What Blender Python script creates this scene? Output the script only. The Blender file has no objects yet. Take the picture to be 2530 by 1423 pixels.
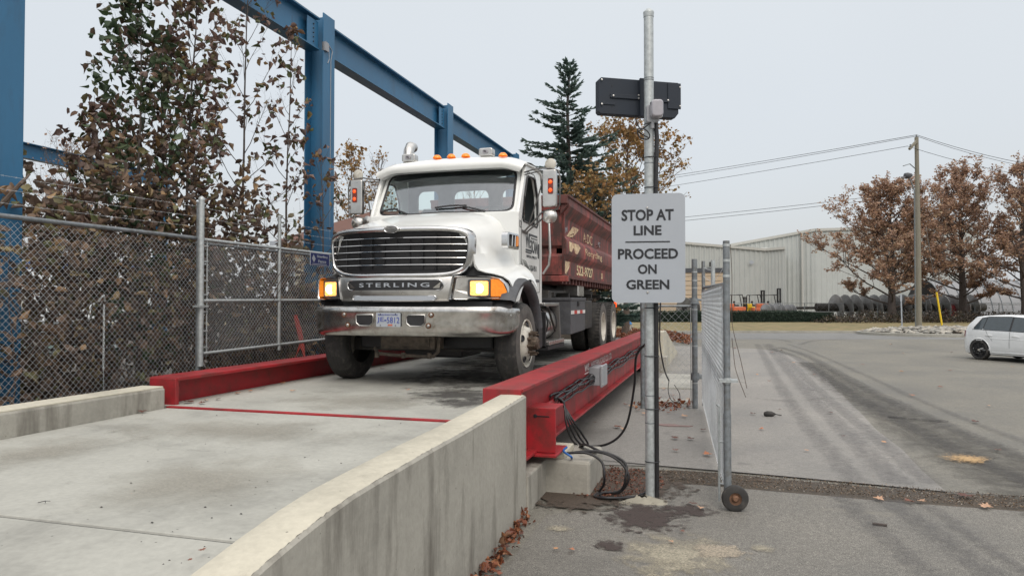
import bpy, bmesh, math, random
import numpy as np
from mathutils import Vector, Matrix
R = math.radians
random.seed(7)
rng = np.random.default_rng(7)
# ------------------------------------------------------------------ camera, sky, sun, exposure
scene = bpy.context.scene
COL = scene.collection
CAM_H, FPX, YAW = 1.88, 1750.0, R(16.43)
cam_data = bpy.data.cameras.new("camera")
cam = bpy.data.objects.new("camera", cam_data); COL.objects.link(cam)
cam.location = (0, 0, CAM_H)
cam.rotation_euler = (R(90 + 1.097), 0, YAW)
cam_data.sensor_width = 36; cam_data.lens = FPX / 2530 * 36
cam_data.clip_start = 0.1; cam_data.clip_end = 3000
scene.camera = cam
world = bpy.data.worlds.new("World"); scene.world = world
world.use_nodes = True
wt = world.node_tree; wt.nodes.clear()
SUN_EL, SUN_ROT = R(48), R(150)
sky = wt.nodes.new("ShaderNodeTexSky"); sky.sky_type = 'NISHITA'; sky.sun_disc = False
sky.sun_elevation = SUN_EL; sky.sun_rotation = SUN_ROT; sky.dust_density = 6; sky.air_density = 1.0
bg1 = wt.nodes.new("ShaderNodeBackground"); bg1.inputs[1].default_value = 0.05
bg2 = wt.nodes.new("ShaderNodeBackground")
tc = wt.nodes.new("ShaderNodeTexCoord"); sep = wt.nodes.new("ShaderNodeSeparateXYZ")
ramp = wt.nodes.new("ShaderNodeValToRGB")
ramp.color_ramp.elements[0].position = 0.0; ramp.color_ramp.elements[0].color = (0.575, 0.592, 0.612, 1)
ramp.color_ramp.elements[1].position = 1.0; ramp.color_ramp.elements[1].color = (1.55, 1.51, 1.46, 1)
e = ramp.color_ramp.elements.new(0.40); e.color = (0.66, 0.68, 0.675, 1)
noi = wt.nodes.new("ShaderNodeTexNoise"); noi.inputs["Scale"].default_value = 1.6; noi.inputs["Detail"].default_value = 3
mixc = wt.nodes.new("ShaderNodeMixRGB"); mixc.blend_type = 'MULTIPLY'; mixc.inputs[0].default_value = 1
nr = wt.nodes.new("ShaderNodeMapRange"); nr.inputs[3].default_value = 0.94; nr.inputs[4].default_value = 1.06
L = wt.links
L.new(tc.outputs["Generated"], sep.inputs[0]); L.new(sep.outputs[2], ramp.inputs[0])
L.new(tc.outputs["Generated"], noi.inputs["Vector"]); L.new(noi.outputs[0], nr.inputs[0])
L.new(ramp.outputs[0], mixc.inputs[1]); L.new(nr.outputs[0], mixc.inputs[2])
L.new(mixc.outputs[0], bg2.inputs[0]); L.new(sky.outputs[0], bg1.inputs[0])
addw = wt.nodes.new("ShaderNodeAddShader"); outw = wt.nodes.new("ShaderNodeOutputWorld")
L.new(bg1.outputs[0], addw.inputs[0]); L.new(bg2.outputs[0], addw.inputs[1]); L.new(addw.outputs[0], outw.inputs[0])
sun_d = bpy.data.lights.new("sun", 'SUN'); sun_d.energy = 0.9; sun_d.angle = R(25); sun_d.color = (1.0, 0.97, 0.92)
sun = bpy.data.objects.new("sun", sun_d); COL.objects.link(sun)
sun.rotation_euler = (R(90) - SUN_EL, 0, R(180) - SUN_ROT + R(0))
scene.view_settings.view_transform = 'Standard'; scene.view_settings.look = 'None'
scene.view_settings.exposure = 0.0; scene.view_settings.gamma = 1.0
scene.render.resolution_x = 1024; scene.render.resolution_y = 575
scene.cycles.max_bounces = 8; scene.cycles.transparent_max_bounces = 24

# ------------------------------------------------------------------ layout helpers (metres; x right, y along the scale, z up)
CA, SA = math.cos(YAW), math.sin(YAW)
def W(u, d, z=0.0):
    """ground position of a thing seen at photo column u and d metres away"""
    lat = (u - 1265) / FPX * d
    return Vector((lat * CA - d * SA, lat * SA + d * CA, z))
def G(u, v, z=0.0):
    return W(u, (CAM_H - z) * FPX / (v - 745), z)
def ZH(v, d):
    return CAM_H - (v - 745) * d / FPX
def XP(u, v, x):
    d = -x * FPX / (CA * (1781 - u)); p = W(u, d); return (x, p.y, ZH(v, d))

# ------------------------------------------------------------------ mesh helpers
class MB:
    def __init__(s): s.v = []; s.f = []
    def add(s, vs, fs):
        n = len(s.v); s.v += [tuple(p) for p in vs]; s.f += [tuple(i + n for i in f) for f in fs]; return s
    def box(s, x0, x1, y0, y1, z0, z1):
        return s.add([(x0,y0,z0),(x1,y0,z0),(x1,y1,z0),(x0,y1,z0),(x0,y0,z1),(x1,y0,z1),(x1,y1,z1),(x0,y1,z1)],
                     [(0,3,2,1),(4,5,6,7),(0,1,5,4),(1,2,6,5),(2,3,7,6),(3,0,4,7)])
    def obox(s, c, ax, ay, az):
        c = Vector(c); ax = Vector(ax); ay = Vector(ay); az = Vector(az)
        vs = [c + i*ax + j*ay + k*az for k in (-1,1) for i, j in ((-1,-1),(1,-1),(1,1),(-1,1))]
        return s.add(vs, [(0,3,2,1),(4,5,6,7),(0,1,5,4),(1,2,6,5),(2,3,7,6),(3,0,4,7)])
    def bar(s, a, b, w, h, up=(0,0,1)):
        a = Vector(a); b = Vector(b); d = b - a; l = d.length; d.normalize()
        up = Vector(up)
        if abs(d.dot(up)) > .99: up = Vector((1,0,0))
        sd = d.cross(up).normalized(); u2 = sd.cross(d).normalized()
        return s.obox((a+b)/2, d*l/2, sd*w/2, u2*h/2)
    def cyl(s, a, b, r, r2=None, n=12, caps=True):
        return s.tube([a, b], [r, r if r2 is None else r2], n, caps)
    def tube(s, pts, r, n=8, caps=True, closed=False):
        pts = [Vector(p) for p in pts]; m = len(pts)
        rs = r if isinstance(r, (list, tuple)) else [r]*m
        vs = []; prev = None
        for i, p in enumerate(pts):
            if closed: t = pts[(i+1) % m] - pts[i-1]
            else: t = pts[min(i+1, m-1)] - pts[max(i-1, 0)]
            t = t.normalized() if t.length > 1e-9 else Vector((0,0,1))
            if prev is None:
                a = Vector((0,0,1)) if abs(t.z) < .9 else Vector((1,0,0))
                sd = t.cross(a).normalized()
            else:
                sd = prev - t * prev.dot(t)
                sd = sd.normalized() if sd.length > 1e-6 else t.orthogonal().normalized()
            prev = sd; up = sd.cross(t)
            for k in range(n):
                an = 2*math.pi*k/n
                vs.append(p + (sd*math.cos(an) + up*math.sin(an))*rs[i])
        fs = []
        for i in range(m if closed else m-1):
            j = (i+1) % m
            for k in range(n):
                k2 = (k+1) % n; fs.append((i*n+k, j*n+k, j*n+k2, i*n+k2))
        if caps and not closed:
            fs.append(tuple(range(n))); fs.append(tuple((m-1)*n + k for k in reversed(range(n))))
        return s.add(vs, fs)
    def lathe(s, prof, o, ax, n=32):
        o = Vector(o); ax = Vector(ax).normalized(); a = ax.orthogonal().normalized(); b = ax.cross(a)
        vs = []
        for h, r in prof:
            for k in range(n):
                an = 2*math.pi*k/n; vs.append(o + ax*h + (a*math.cos(an) + b*math.sin(an))*r)
        fs = []
        for i in range(len(prof)-1):
            for k in range(n):
                k2 = (k+1) % n; fs.append((i*n+k, i*n+k2, (i+1)*n+k2, (i+1)*n+k))
        return s.add(vs, fs)
    def loft(s, rings, closed=False, caps=False):
        n = len(rings[0]); vs = [p for r in rings for p in r]; fs = []
        for i in range(len(rings)-1):
            for k in range(n if closed else n-1):
                k2 = (k+1) % n; fs.append((i*n+k, i*n+k2, (i+1)*n+k2, (i+1)*n+k))
        if caps:
            fs.append(tuple(reversed(range(n)))); m = (len(rings)-1)*n; fs.append(tuple(range(m, m+n)))
        return s.add(vs, fs)
    def prism(s, poly, fn, t0, t1):
        n = len(poly)
        vs = [fn(a, b, t0) for a, b in poly] + [fn(a, b, t1) for a, b in poly]
        fs = [tuple(range(n)), tuple(reversed(range(n, 2*n)))] + [((i+1) % n, i, n+i, n+(i+1) % n) for i in range(n)]
        return s.add(vs, fs)
    def holed(s, outer, holes, fn, t0, t1):
        bm = bmesh.new(); loops = []
        for lp in [outer] + holes:
            vs = [bm.verts.new((a, b, 0)) for a, b in lp]
            for i in range(len(vs)): bm.edges.new((vs[i], vs[(i+1) % len(vs)]))
            loops.append(len(vs))
        bmesh.ops.triangle_fill(bm, use_beauty=True, use_dissolve=False, edges=bm.edges[:])
        bm.verts.index_update()
        base = [(v.co.x, v.co.y) for v in bm.verts]; tris = [tuple(v.index for v in f.verts) for f in bm.faces]
        bm.free(); n = len(base)
        vs = [fn(a, b, t0) for a, b in base] + [fn(a, b, t1) for a, b in base]
        fs = tris + [tuple(n + i for i in reversed(t)) for t in tris]
        o = 0
        for l in loops:
            for i in range(l):
                a, b = o+i, o+(i+1) % l; fs.append((a, b, n+b, n+a))
            o += l
        return s.add(vs, fs)
    def build(s, name, m, parent=None, smooth=None, bevel=0, loc=None, fix=True):
        me = bpy.data.meshes.new(name); me.from_pydata(s.v, [], s.f); me.update()
        if fix:
            bm = bmesh.new(); bm.from_mesh(me); bmesh.ops.recalc_face_normals(bm, faces=bm.faces); bm.to_mesh(me); bm.free()
        for x in (m if isinstance(m, (list, tuple)) else [m]): me.materials.append(x)
        if smooth is not None:
            me.shade_smooth(); me.set_sharp_from_angle(angle=R(smooth))
        o = bpy.data.objects.new(name, me); COL.objects.link(o)
        if parent: o.parent = parent
        if loc is not None: o.location = loc
        if bevel:
            b = o.modifiers.new("bevel", 'BEVEL'); b.width = bevel; b.segments = 2; b.limit_method = 'ANGLE'; b.angle_limit = R(40)
        return o
def npmesh(name, verts, faces, m, parent=None, smooth=False):
    verts = np.asarray(verts, np.float32); faces = np.asarray(faces, np.int32)
    me = bpy.data.meshes.new(name)
    k = faces.shape[1]
    me.vertices.add(len(verts)); me.vertices.foreach_set("co", verts.ravel())
    me.loops.add(faces.size); me.loops.foreach_set("vertex_index", faces.ravel())
    me.polygons.add(len(faces)); me.polygons.foreach_set("loop_start", np.arange(0, faces.size, k, dtype=np.int32))
    me.polygons.foreach_set("loop_total", np.full(len(faces), k, np.int32))
    if smooth: me.polygons.foreach_set("use_smooth", np.ones(len(faces), bool))
    me.update(calc_edges=True); me.materials.append(m)
    o = bpy.data.objects.new(name, me); COL.objects.link(o)
    if parent: o.parent = parent
    return o
def tag(o, label=None, cat=None, group=None, kind=None):
    if label: o["label"] = label
    if cat: o["category"] = cat
    if group: o["group"] = group
    if kind: o["kind"] = kind
    return o
def thing(name, label, cat, loc=(0,0,0), rz=0, group=None):
    o = bpy.data.objects.new(name, None); COL.objects.link(o); o.location = loc; o.rotation_euler = (0,0,rz)
    o.empty_display_size = .1
    return tag(o, label, cat, group)
def copy_tree(o, parent=None):
    c = o.copy(); COL.objects.link(c)
    if parent: c.parent = parent
    for ch in list(o.children): copy_tree(ch, c)
    return c
def text(name, s, m, fn, w, h, parent=None, bold=0.0, thick=0.002, shear=0, space=1.0):
    """letters fitted in a w x h box, mapped to the surface by fn(a, b, t)"""
    cu = bpy.data.curves.new(name, 'FONT'); cu.body = s; cu.size = 1; cu.offset = bold; cu.extrude = 0.5
    cu.resolution_u = 3; cu.shear = shear; cu.space_character = space
    tmp = bpy.data.objects.new(name, cu); COL.objects.link(tmp)
    dg = bpy.context.evaluated_depsgraph_get(); me = bpy.data.meshes.new_from_object(tmp.evaluated_get(dg))
    bpy.data.objects.remove(tmp); bpy.data.curves.remove(cu)
    co = np.empty(len(me.vertices)*3); me.vertices.foreach_get("co", co); co = co.reshape(-1, 3)
    lo, hi = co.min(0), co.max(0)
    for v in me.vertices:
        a = (v.co.x - lo[0]) / (hi[0]-lo[0]) * w; b = (v.co.y - lo[1]) / (hi[1]-lo[1]) * h
        v.co = fn(a, b, thick if v.co.z > 0 else 0)
    me.materials.clear(); me.materials.append(m); me.update(); me.name = name
    o = bpy.data.objects.new(name, me); COL.objects.link(o)
    if parent: o.parent = parent
    return o
def superell(cx, cz, hw, hh, n=40, e=4.0):
    pts = []
    for i in range(n):
        t = 2*math.pi*i/n; c, s_ = math.cos(t), math.sin(t)
        pts.append((cx + hw*math.copysign(abs(c)**(2/e), c), cz + hh*math.copysign(abs(s_)**(2/e), s_)))
    return pts
def rrect(x0, x1, z0, z1, r, n=5):
    pts = []
    for cx, cz, a0 in ((x1-r, z1-r, 0), (x0+r, z1-r, 90), (x0+r, z0+r, 180), (x1-r, z0+r, 270)):
        for i in range(n+1):
            a = R(a0 + 90*i/n); pts.append((cx + r*math.cos(a), cz + r*math.sin(a)))
    return pts

# ------------------------------------------------------------------ materials
def nodes_of(name):
    m = bpy.data.materials.new(name); m.use_nodes = True; return m, m.node_tree, m.node_tree.nodes["Principled BSDF"]
def _noise(nt, scale, detail=6, vec=None, stretch=None, rough=.6):
    n = nt.nodes.new("ShaderNodeTexNoise"); n.inputs["Scale"].default_value = scale; n.inputs["Detail"].default_value = detail
    n.inputs["Roughness"].default_value = rough
    g = nt.nodes.new("ShaderNodeNewGeometry") if vec is None else None
    src = g.outputs["Position"] if g else vec
    if stretch:
        mp = nt.nodes.new("ShaderNodeVectorMath"); mp.operation = 'MULTIPLY'; mp.inputs[1].default_value = stretch
        nt.links.new(src, mp.inputs[0]); src = mp.outputs[0]
    nt.links.new(src, n.inputs["Vector"]); return n.outputs[0]
def _ramp(nt, fac, stops):
    r = nt.nodes.new("ShaderNodeValToRGB"); el = r.color_ramp.elements
    el[0].position, el[0].color = stops[0][0], (*stops[0][1], 1); el[1].position, el[1].color = stops[-1][0], (*stops[-1][1], 1)
    for p, c in stops[1:-1]:
        x = el.new(p); x.color = (*c, 1)
    nt.links.new(fac, r.inputs[0]); return r.outputs[0]
def _mix(nt, fac, a, b, mode='MIX'):
    x = nt.nodes.new("ShaderNodeMixRGB"); x.blend_type = mode
    for i, s in ((0, fac), (1, a), (2, b)):
        if hasattr(s, "is_output"): nt.links.new(s, x.inputs[i])
        else: x.inputs[i].default_value = s if i == 0 else (*s, 1)
    return x.outputs[0]
def _bump(nt, b, h, strength, dist=.01, prev=None):
    x = nt.nodes.new("ShaderNodeBump"); x.inputs["Strength"].default_value = strength; x.inputs["Distance"].default_value = dist
    nt.links.new(h, x.inputs["Height"])
    if prev: nt.links.new(prev, x.inputs["Normal"])
    nt.links.new(x.outputs[0], b.inputs["Normal"]); return x.outputs[0]
def g3(v): return (v, v, v)
def mat(name, col, rough=.6, metal=0, var=.12, scale=8, bump=0, bscale=60, coat=0, dirt=None, dirt_amt=.5, dscale=3, stretch=None, spec=.5):
    m, nt, b = nodes_of(name)
    a = _noise(nt, scale, 5, stretch=stretch)
    lo = tuple(c*(1-var) for c in col); hi = tuple(min(1, c*(1+var)) for c in col)
    c = _ramp(nt, a, [(.3, lo), (.7, hi)])
    if dirt:
        f = _ramp(nt, _noise(nt, dscale, 8, rough=.7, stretch=stretch), [(.62-dirt_amt*.3, (0,0,0)), (.72-dirt_amt*.15, g3(1.0*min(1, dirt_amt*1.6)))])
        c = _mix(nt, f, c, dirt)
    nt.links.new(c, b.inputs["Base Color"])
    r = nt.nodes.new("ShaderNodeMapRange"); r.inputs[3].default_value = max(.02, rough-.1); r.inputs[4].default_value = min(1, rough+.1)
    nt.links.new(a, r.inputs[0]); nt.links.new(r.outputs[0], b.inputs["Roughness"])
    b.inputs["Metallic"].default_value = metal; b.inputs["Coat Weight"].default_value = coat; b.inputs["Coat Roughness"].default_value = .08
    b.inputs["Specular IOR Level"].default_value = spec
    if bump: _bump(nt, b, _noise(nt, bscale, 6), bump, .004)
    return m
def emit(name, col, strength, base=None):
    m, nt, b = nodes_of(name); b.inputs["Base Color"].default_value = (*(base or col), 1)
    b.inputs["Emission Color"].default_value = (*col, 1); b.inputs["Emission Strength"].default_value = strength; b.inputs["Roughness"].default_value = .2
    vz = nt.nodes.new("ShaderNodeTexVoronoi"); vz.inputs["Scale"].default_value = 45
    g = nt.nodes.new("ShaderNodeNewGeometry"); nt.links.new(g.outputs["Position"], vz.inputs["Vector"])
    r = nt.nodes.new("ShaderNodeMapRange"); r.inputs[1].default_value = 0; r.inputs[2].default_value = .7
    r.inputs[3].default_value = strength*1.25; r.inputs[4].default_value = strength*.55
    nt.links.new(vz.outputs[0], r.inputs[0]); nt.links.new(r.outputs[0], b.inputs["Emission Strength"])
    return m
def leafmat(name, stops, trans=.25, rough=.55):
    m, nt, b = nodes_of(name); g = nt.nodes.new("ShaderNodeNewGeometry")
    c = _ramp(nt, g.outputs["Random Per Island"], stops)
    c = _mix(nt, .35, c, _ramp(nt, _noise(nt, .9, 3), [(.35, g3(.6)), (.65, g3(1.0))]), 'MULTIPLY')
    nt.links.new(c, b.inputs["Base Color"]); b.inputs["Roughness"].default_value = rough
    tr = nt.nodes.new("ShaderNodeBsdfTranslucent"); nt.links.new(c, tr.inputs[0])
    mx = nt.nodes.new("ShaderNodeMixShader"); mx.inputs[0].default_value = trans
    out = [n for n in nt.nodes if n.type == 'OUTPUT_MATERIAL'][0]
    nt.links.new(b.outputs[0], mx.inputs[1]); nt.links.new(tr.outputs[0], mx.inputs[2]); nt.links.new(mx.outputs[0], out.inputs[0])
    return m
def concrete(name, col, streak=True, dark=(.09,.08,.065), wear=.5):
    m, nt, b = nodes_of(name)
    big = _noise(nt, 1.1, 6, rough=.65); fine = _noise(nt, 26, 6)
    c = _ramp(nt, big, [(.3, tuple(x*.72 for x in col)), (.5, col), (.72, tuple(x*1.15 for x in col))])
    c = _mix(nt, .5, c, _ramp(nt, fine, [(.3, g3(.75)), (.7, g3(1.05))]), 'MULTIPLY')
    if streak:
        s = _noise(nt, 3.4, 6, stretch=(1, 1, .16), rough=.65)
        c = _mix(nt, _ramp(nt, s, [(.52, (0,0,0)), (.72, g3(min(.9,.55*wear*1.6)))]), c, dark)
    sp = _noise(nt, 3.2, 9, rough=.8)
    c = _mix(nt, _ramp(nt, sp, [(.60, (0,0,0)), (.72, g3(.45))]), c, tuple(x*.45 for x in col))
    vo = nt.nodes.new("ShaderNodeTexVoronoi"); vo.inputs["Scale"].default_value = 9
    g = nt.nodes.new("ShaderNodeNewGeometry"); nt.links.new(g.outputs["Position"], vo.inputs["Vector"])
    c = _mix(nt, _ramp(nt, vo.outputs[0], [(.035, g3(.8)), (.06, (0,0,0))]), c, tuple(x*.3 for x in col))
    nt.links.new(c, b.inputs["Base Color"]); b.inputs["Roughness"].default_value = .82
    p = _bump(nt, b, fine, .35, .006); _bump(nt, b, big, .3, .02, p)
    return m
def asphalt(name, col, agg=.35, stain=.5, patch=None, soft=1.2, tint=None):
    m, nt, b = nodes_of(name)
    f = _noise(nt, 150, 3, rough=.7); g_ = _noise(nt, 14, 6, rough=.7); big = _noise(nt, .45, 6, rough=.6)
    c = _ramp(nt, big, [(.3, tuple(x*.72 for x in col)), (.5, col), (.7, tuple(x*1.22 for x in col))])
    c = _mix(nt, stain, c, _ramp(nt, g_, [(.3, g3(.6)), (.65, g3(1.12))]), 'MULTIPLY')
    c = _mix(nt, min(1, agg*2), c, _ramp(nt, f, [(.36, g3(.40)), (.5, g3(.95)), (.62, g3(1.95))]), 'MULTIPLY')
    f2 = _noise(nt, 62, 4, rough=.75); c = _mix(nt, min(1, agg*1.6), c, _ramp(nt, f2, [(.34, g3(.55)), (.5, g3(1.0)), (.68, g3(1.5))]), 'MULTIPLY')
    if patch:
        pm = _ramp(nt, _noise(nt, soft, 8, rough=.7), [(.60, (0,0,0)), (.68, g3(.75))]); c = _mix(nt, pm, c, patch)
    nt.links.new(c, b.inputs["Base Color"])
    rr = _ramp(nt, big, [(.35, g3(.55)), (.6, g3(.85))]); nt.links.new(rr, b.inputs["Roughness"])
    _bump(nt, b, f, .5, .006)
    return m
def glass(name, col=(.8,.9,.88), alpha=.35, rough=.03):
    m, nt, b = nodes_of(name)
    n = _noise(nt, 6, 4)
    tr = nt.nodes.new("ShaderNodeBsdfTransparent"); tr.inputs[0].default_value = (*col, 1)
    gl = nt.nodes.new("ShaderNodeBsdfGlossy"); gl.inputs["Roughness"].default_value = rough; gl.inputs[0].default_value = (.9,.95,1,1)
    lw = nt.nodes.new("ShaderNodeLayerWeight"); lw.inputs[0].default_value = .5
    fr = nt.nodes.new("ShaderNodeMath"); fr.operation = 'POWER'; fr.inputs[1].default_value = 4.0; nt.links.new(lw.outputs["Facing"], fr.inputs[0])
    ad = nt.nodes.new("ShaderNodeMath"); ad.operation = 'ADD'; ad.inputs[1].default_value = alpha
    sc = nt.nodes.new("ShaderNodeMapRange"); sc.inputs[3].default_value = -.03; sc.inputs[4].default_value = .03
    nt.links.new(n, sc.inputs[0]); a2 = nt.nodes.new("ShaderNodeMath"); a2.operation = 'ADD'
    nt.links.new(fr.outputs[0], ad.inputs[0]); nt.links.new(ad.outputs[0], a2.inputs[0]); nt.links.new(sc.outputs[0], a2.inputs[1])
    mx = nt.nodes.new("ShaderNodeMixShader"); out = [x for x in nt.nodes if x.type == 'OUTPUT_MATERIAL'][0]
    nt.links.new(a2.outputs[0], mx.inputs[0]); nt.links.new(tr.outputs[0], mx.inputs[1]); nt.links.new(gl.outputs[0], mx.inputs[2])
    nt.links.new(mx.outputs[0], out.inputs[0]); nt.nodes.remove(b); return m
M = {}
M['white'] = mat('white_paint', (.74,.75,.73), .32, var=.03, scale=3, coat=.6, dirt=(.45,.43,.38), dirt_amt=.12, dscale=5)
M['chrome'] = mat('chrome', (.62,.62,.62), .14, metal=1, var=.1, scale=6, dirt=(.25,.2,.15), dirt_amt=.15, dscale=12)
M['chrome_dirty'] = mat('weathered_chrome', (.52,.51,.49), .22, metal=1, var=.2, scale=9, dirt=(.17,.11,.06), dirt_amt=.34, dscale=6)
M['steel'] = mat('stainless', (.55,.54,.52), .3, metal=1, var=.15, scale=8)
M['black'] = mat('black_plastic', (.018,.018,.02), .5, var=.3)
M['grey_trim'] = mat('grey_trim', (.065,.068,.075), .6, var=.25, dirt=(.14,.13,.12), dirt_amt=.25, dscale=14)
M['darkmetal'] = mat('dirty_chassis', (.025,.024,.023), .7, var=.4, dirt=(.09,.075,.055), dirt_amt=.35, dscale=7)
M['rubber'] = mat('tyre_rubber', (.03,.029,.028), .8, var=.3, dirt=(.10,.09,.08), dirt_amt=.4, dscale=9, bump=.2)
M['rubberwall'] = mat('tyre_sidewall', (.095,.088,.08), .85, var=.25, dirt=(.045,.042,.04), dirt_amt=.35, dscale=9, bump=.2)
M['rim'] = mat('white_rim', (.52,.50,.44), .5, var=.12, dirt=(.14,.10,.06), dirt_amt=.35, dscale=10)
M['hub'] = mat('rusty_hub', (.10,.075,.055), .6, metal=.5, var=.4, scale=20)
M['amber'] = emit('amber_lens', (1.0,.26,.015), .5, (.7,.22,.02))
M['lampbezel'] = mat('mirror_lamp_bezel', (.16,.03,.02), .5)
M['amber_dim'] = mat('amber_plastic', (.75,.24,.02), .25, var=.15, scale=30, coat=.8)
M['lamp'] = emit('headlight_bulb', (1.0,.50,.14), 1.7)
M['redlamp'] = emit('mirror_signal_lamp', (1.0,.10,.01), 1.6, (.7,.05,.01))
M['glass'] = glass('windshield_glass', (.68,.80,.77), .19)
M['tint'] = mat('tinted_glass', (.045,.06,.07), .08, var=.1, coat=.4)
M['bulbglow'] = emit('bulb_core', (1.0,.86,.55), 6.0)
M['red'] = mat('red_scale_paint', (.31,.014,.02), .5, var=.15, scale=2.5, coat=.0, dirt=(.15,.022,.02), dirt_amt=.6, dscale=3.5, bump=.06, bscale=30)
M['binred'] = mat('faded_container_red', (.29,.06,.05), .62, var=.45, scale=2.2, dirt=(.055,.028,.024), dirt_amt=.85, dscale=4.2, bump=.3, bscale=14, stretch=(1,1,.45))
M['binrust'] = mat('rusty_container_rim', (.10,.035,.03), .75, var=.5, scale=6, bump=.3)
M['cream'] = mat('cream_lettering', (.75,.62,.38), .7, var=.25, scale=25)
M['creamworn'] = mat('worn_cream_paint', (.68,.54,.34), .75, var=.3, scale=18, dirt=(.27,.06,.045), dirt_amt=.55, dscale=14)
M['blue'] = mat('blue_steel_paint', (.025,.128,.25), .45, var=.15, scale=1.2, coat=.1, dirt=(.03,.07,.12), dirt_amt=.25, dscale=3, stretch=(1,1,.3))
M['bluelight'] = mat('fresh_blue_plate', (.16,.26,.38), .5, var=.1)
M['beamtop'] = mat('weathered_flange', (.085,.075,.065), .8, var=.4, scale=5)
M['galv'] = mat('galvanised_steel', (.42,.45,.455), .45, metal=.4, var=.2, scale=26, dirt=(.2,.2,.2), dirt_amt=.25, dscale=18)
M['galvold'] = mat('old_galvanised_steel', (.20,.22,.235), .55, metal=.4, var=.25, scale=20, dirt=(.13,.12,.10), dirt_amt=.4, dscale=12)
M['wire'] = mat('chain_link_wire', (.52,.55,.57), .55, metal=.2, var=.12, scale=3)
M['concrete'] = concrete('wall_concrete', (.338,.325,.285), wear=1.1)
M['concrete_top'] = concrete('smooth_concrete_cap', (.49,.46,.375), streak=False)
M['slab'] = concrete('ramp_slab_concrete', (.368,.366,.33), streak=False)
M['signwhite'] = mat('sign_white', (.355,.385,.425), .4, var=.02, scale=4)
M['ink'] = mat('sign_ink', (.012,.014,.018), .5, var=.2)
M['panel'] = mat('display_housing', (.013,.02,.032), .7, var=.15, scale=5)
M['clear'] = mat('frosted_lamp_cover', (.30,.29,.32), .2, var=.1, scale=10, coat=1)
M['cable'] = mat('black_cable', (.015,.015,.017), .45, var=.3)
M['bluecable'] = mat('blue_cable', (.02,.12,.4), .5)
M['jbox'] = mat('grey_plastic_box', (.30,.31,.33), .5, var=.08)
M['bark'] = mat('bark', (.10,.075,.06), .9, var=.4, scale=14, bump=.5, bscale=25)
M['barkdark'] = mat('dark_bark', (.075,.062,.056), .9, var=.4, scale=14, bump=.5, bscale=25)
M['pole'] = mat('weathered_wood_pole', (.20,.185,.145), .85, var=.2, scale=6, stretch=(6,6,.4))
M['hedge'] = leafmat('hedge_leaf', [(0, (.006,.022,.014)), (.5, (.012,.035,.018)), (1, (.022,.05,.022))], .1)
M['poplar'] = leafmat('brown_poplar_leaf', [(0, (.13,.088,.078)), (.45, (.20,.125,.10)), (.62, (.25,.15,.10)), (.72, (.10,.11,.05)), (.86, (.12,.14,.06)), (.94, (.28,.17,.07)), (1, (.38,.25,.12))], .25)
M['poplargreen'] = leafmat('green_poplar_leaf', [(0, (.04,.07,.036)), (.5, (.065,.105,.05)), (.75, (.10,.135,.055)), (.85,(.15,.10,.07)), (1, (.15,.10,.07))], .28)
M['maple'] = leafmat('russet_maple_leaf', [(0, (.26,.16,.115)), (.5, (.42,.27,.20)), (.8, (.52,.33,.21)), (1, (.50,.39,.26))], .35)
M['yellowleaf'] = leafmat('yellow_autumn_leaf', [(0, (.24,.14,.06)), (.4, (.38,.24,.09)), (.7, (.36,.18,.07)), (1, (.22,.19,.07))], .35)
M['needle'] = leafmat('spruce_needle', [(0, (.08,.13,.12)), (.6, (.13,.195,.17)), (1, (.19,.25,.20))], .4)
M['bush'] = leafmat('undergrowth_leaf', [(0, (.09,.065,.052)), (.5, (.17,.115,.082)), (.75, (.25,.16,.10)), (.86, (.14,.155,.065)), (1, (.46,.29,.16))], .3)
M['litter'] = leafmat('fallen_leaf', [(0, (.14,.04,.02)), (.5, (.27,.09,.04)), (.8, (.34,.15,.07)), (1, (.18,.10,.06))], .1)
M['litterdark'] = leafmat('wet_fallen_leaf', [(0, (.06,.022,.013)), (.5, (.16,.05,.025)), (.8, (.25,.09,.05)), (1, (.10,.06,.035))], .05)
M['cladding'] = mat('grey_wall_cladding', (.41,.43,.415), .6, var=.04, scale=1)
M['rooftrim'] = mat('roof_trim', (.44,.44,.41), .5, var=.05)
M['tandoor'] = mat('tan_roller_door', (.48,.38,.27), .6, var=.05)
M['orange'] = mat('orange_paint', (.55,.13,.05), .5, var=.2)
M['yellow'] = mat('yellow_plastic', (.75,.52,.02), .4, var=.05)
M['greymetal'] = mat('bare_steel', (.16,.155,.15), .45, metal=.6, var=.35, scale=2)
M['pvcgrey'] = mat('grey_membrane', (.22,.225,.235), .45, var=.08, scale=.8)
M['shingle'] = mat('brown_shingle', (.13,.065,.05), .85, var=.2, scale=7, stretch=(1,1,9))
M['beige'] = mat('beige_siding', (.46,.42,.31), .7, var=.06, scale=3)
M['darkred'] = mat('dark_red_steel', (.22,.025,.035), .5, var=.2)
M['carwhite'] = mat('car_paint', (.74,.76,.77), .25, var=.02, coat=.8)
M['stone'] = leafmat('island_stone', [(0, (.15,.145,.13)), (.5, (.32,.31,.28)), (.85, (.46,.43,.37)), (1, (.24,.19,.14))], 0, .8)
M['tape'] = mat('red_flagging_tape', (.62,.08,.06), .5)
M['plankwood'] = mat('weathered_timber', (.16,.13,.10), .9, var=.3, scale=10)
M['plategreen'] = mat('green_edged_sheet', (.10,.17,.14), .3, var=.3, scale=3)
M['bluewall'] = mat('blue_band', (.05,.11,.30), .6)
M['palewall'] = mat('pale_wall', (.62,.66,.70), .6)
M['interior'] = mat('cab_interior', (.10,.11,.115), .8, var=.2)
M['flood'] = emit('floodlight', (1.0,.93,.6), 6.0)
M['steelgrey'] = mat('worn_steel', (.25,.25,.25), .5, metal=.3, var=.3, scale=1.5)
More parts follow.
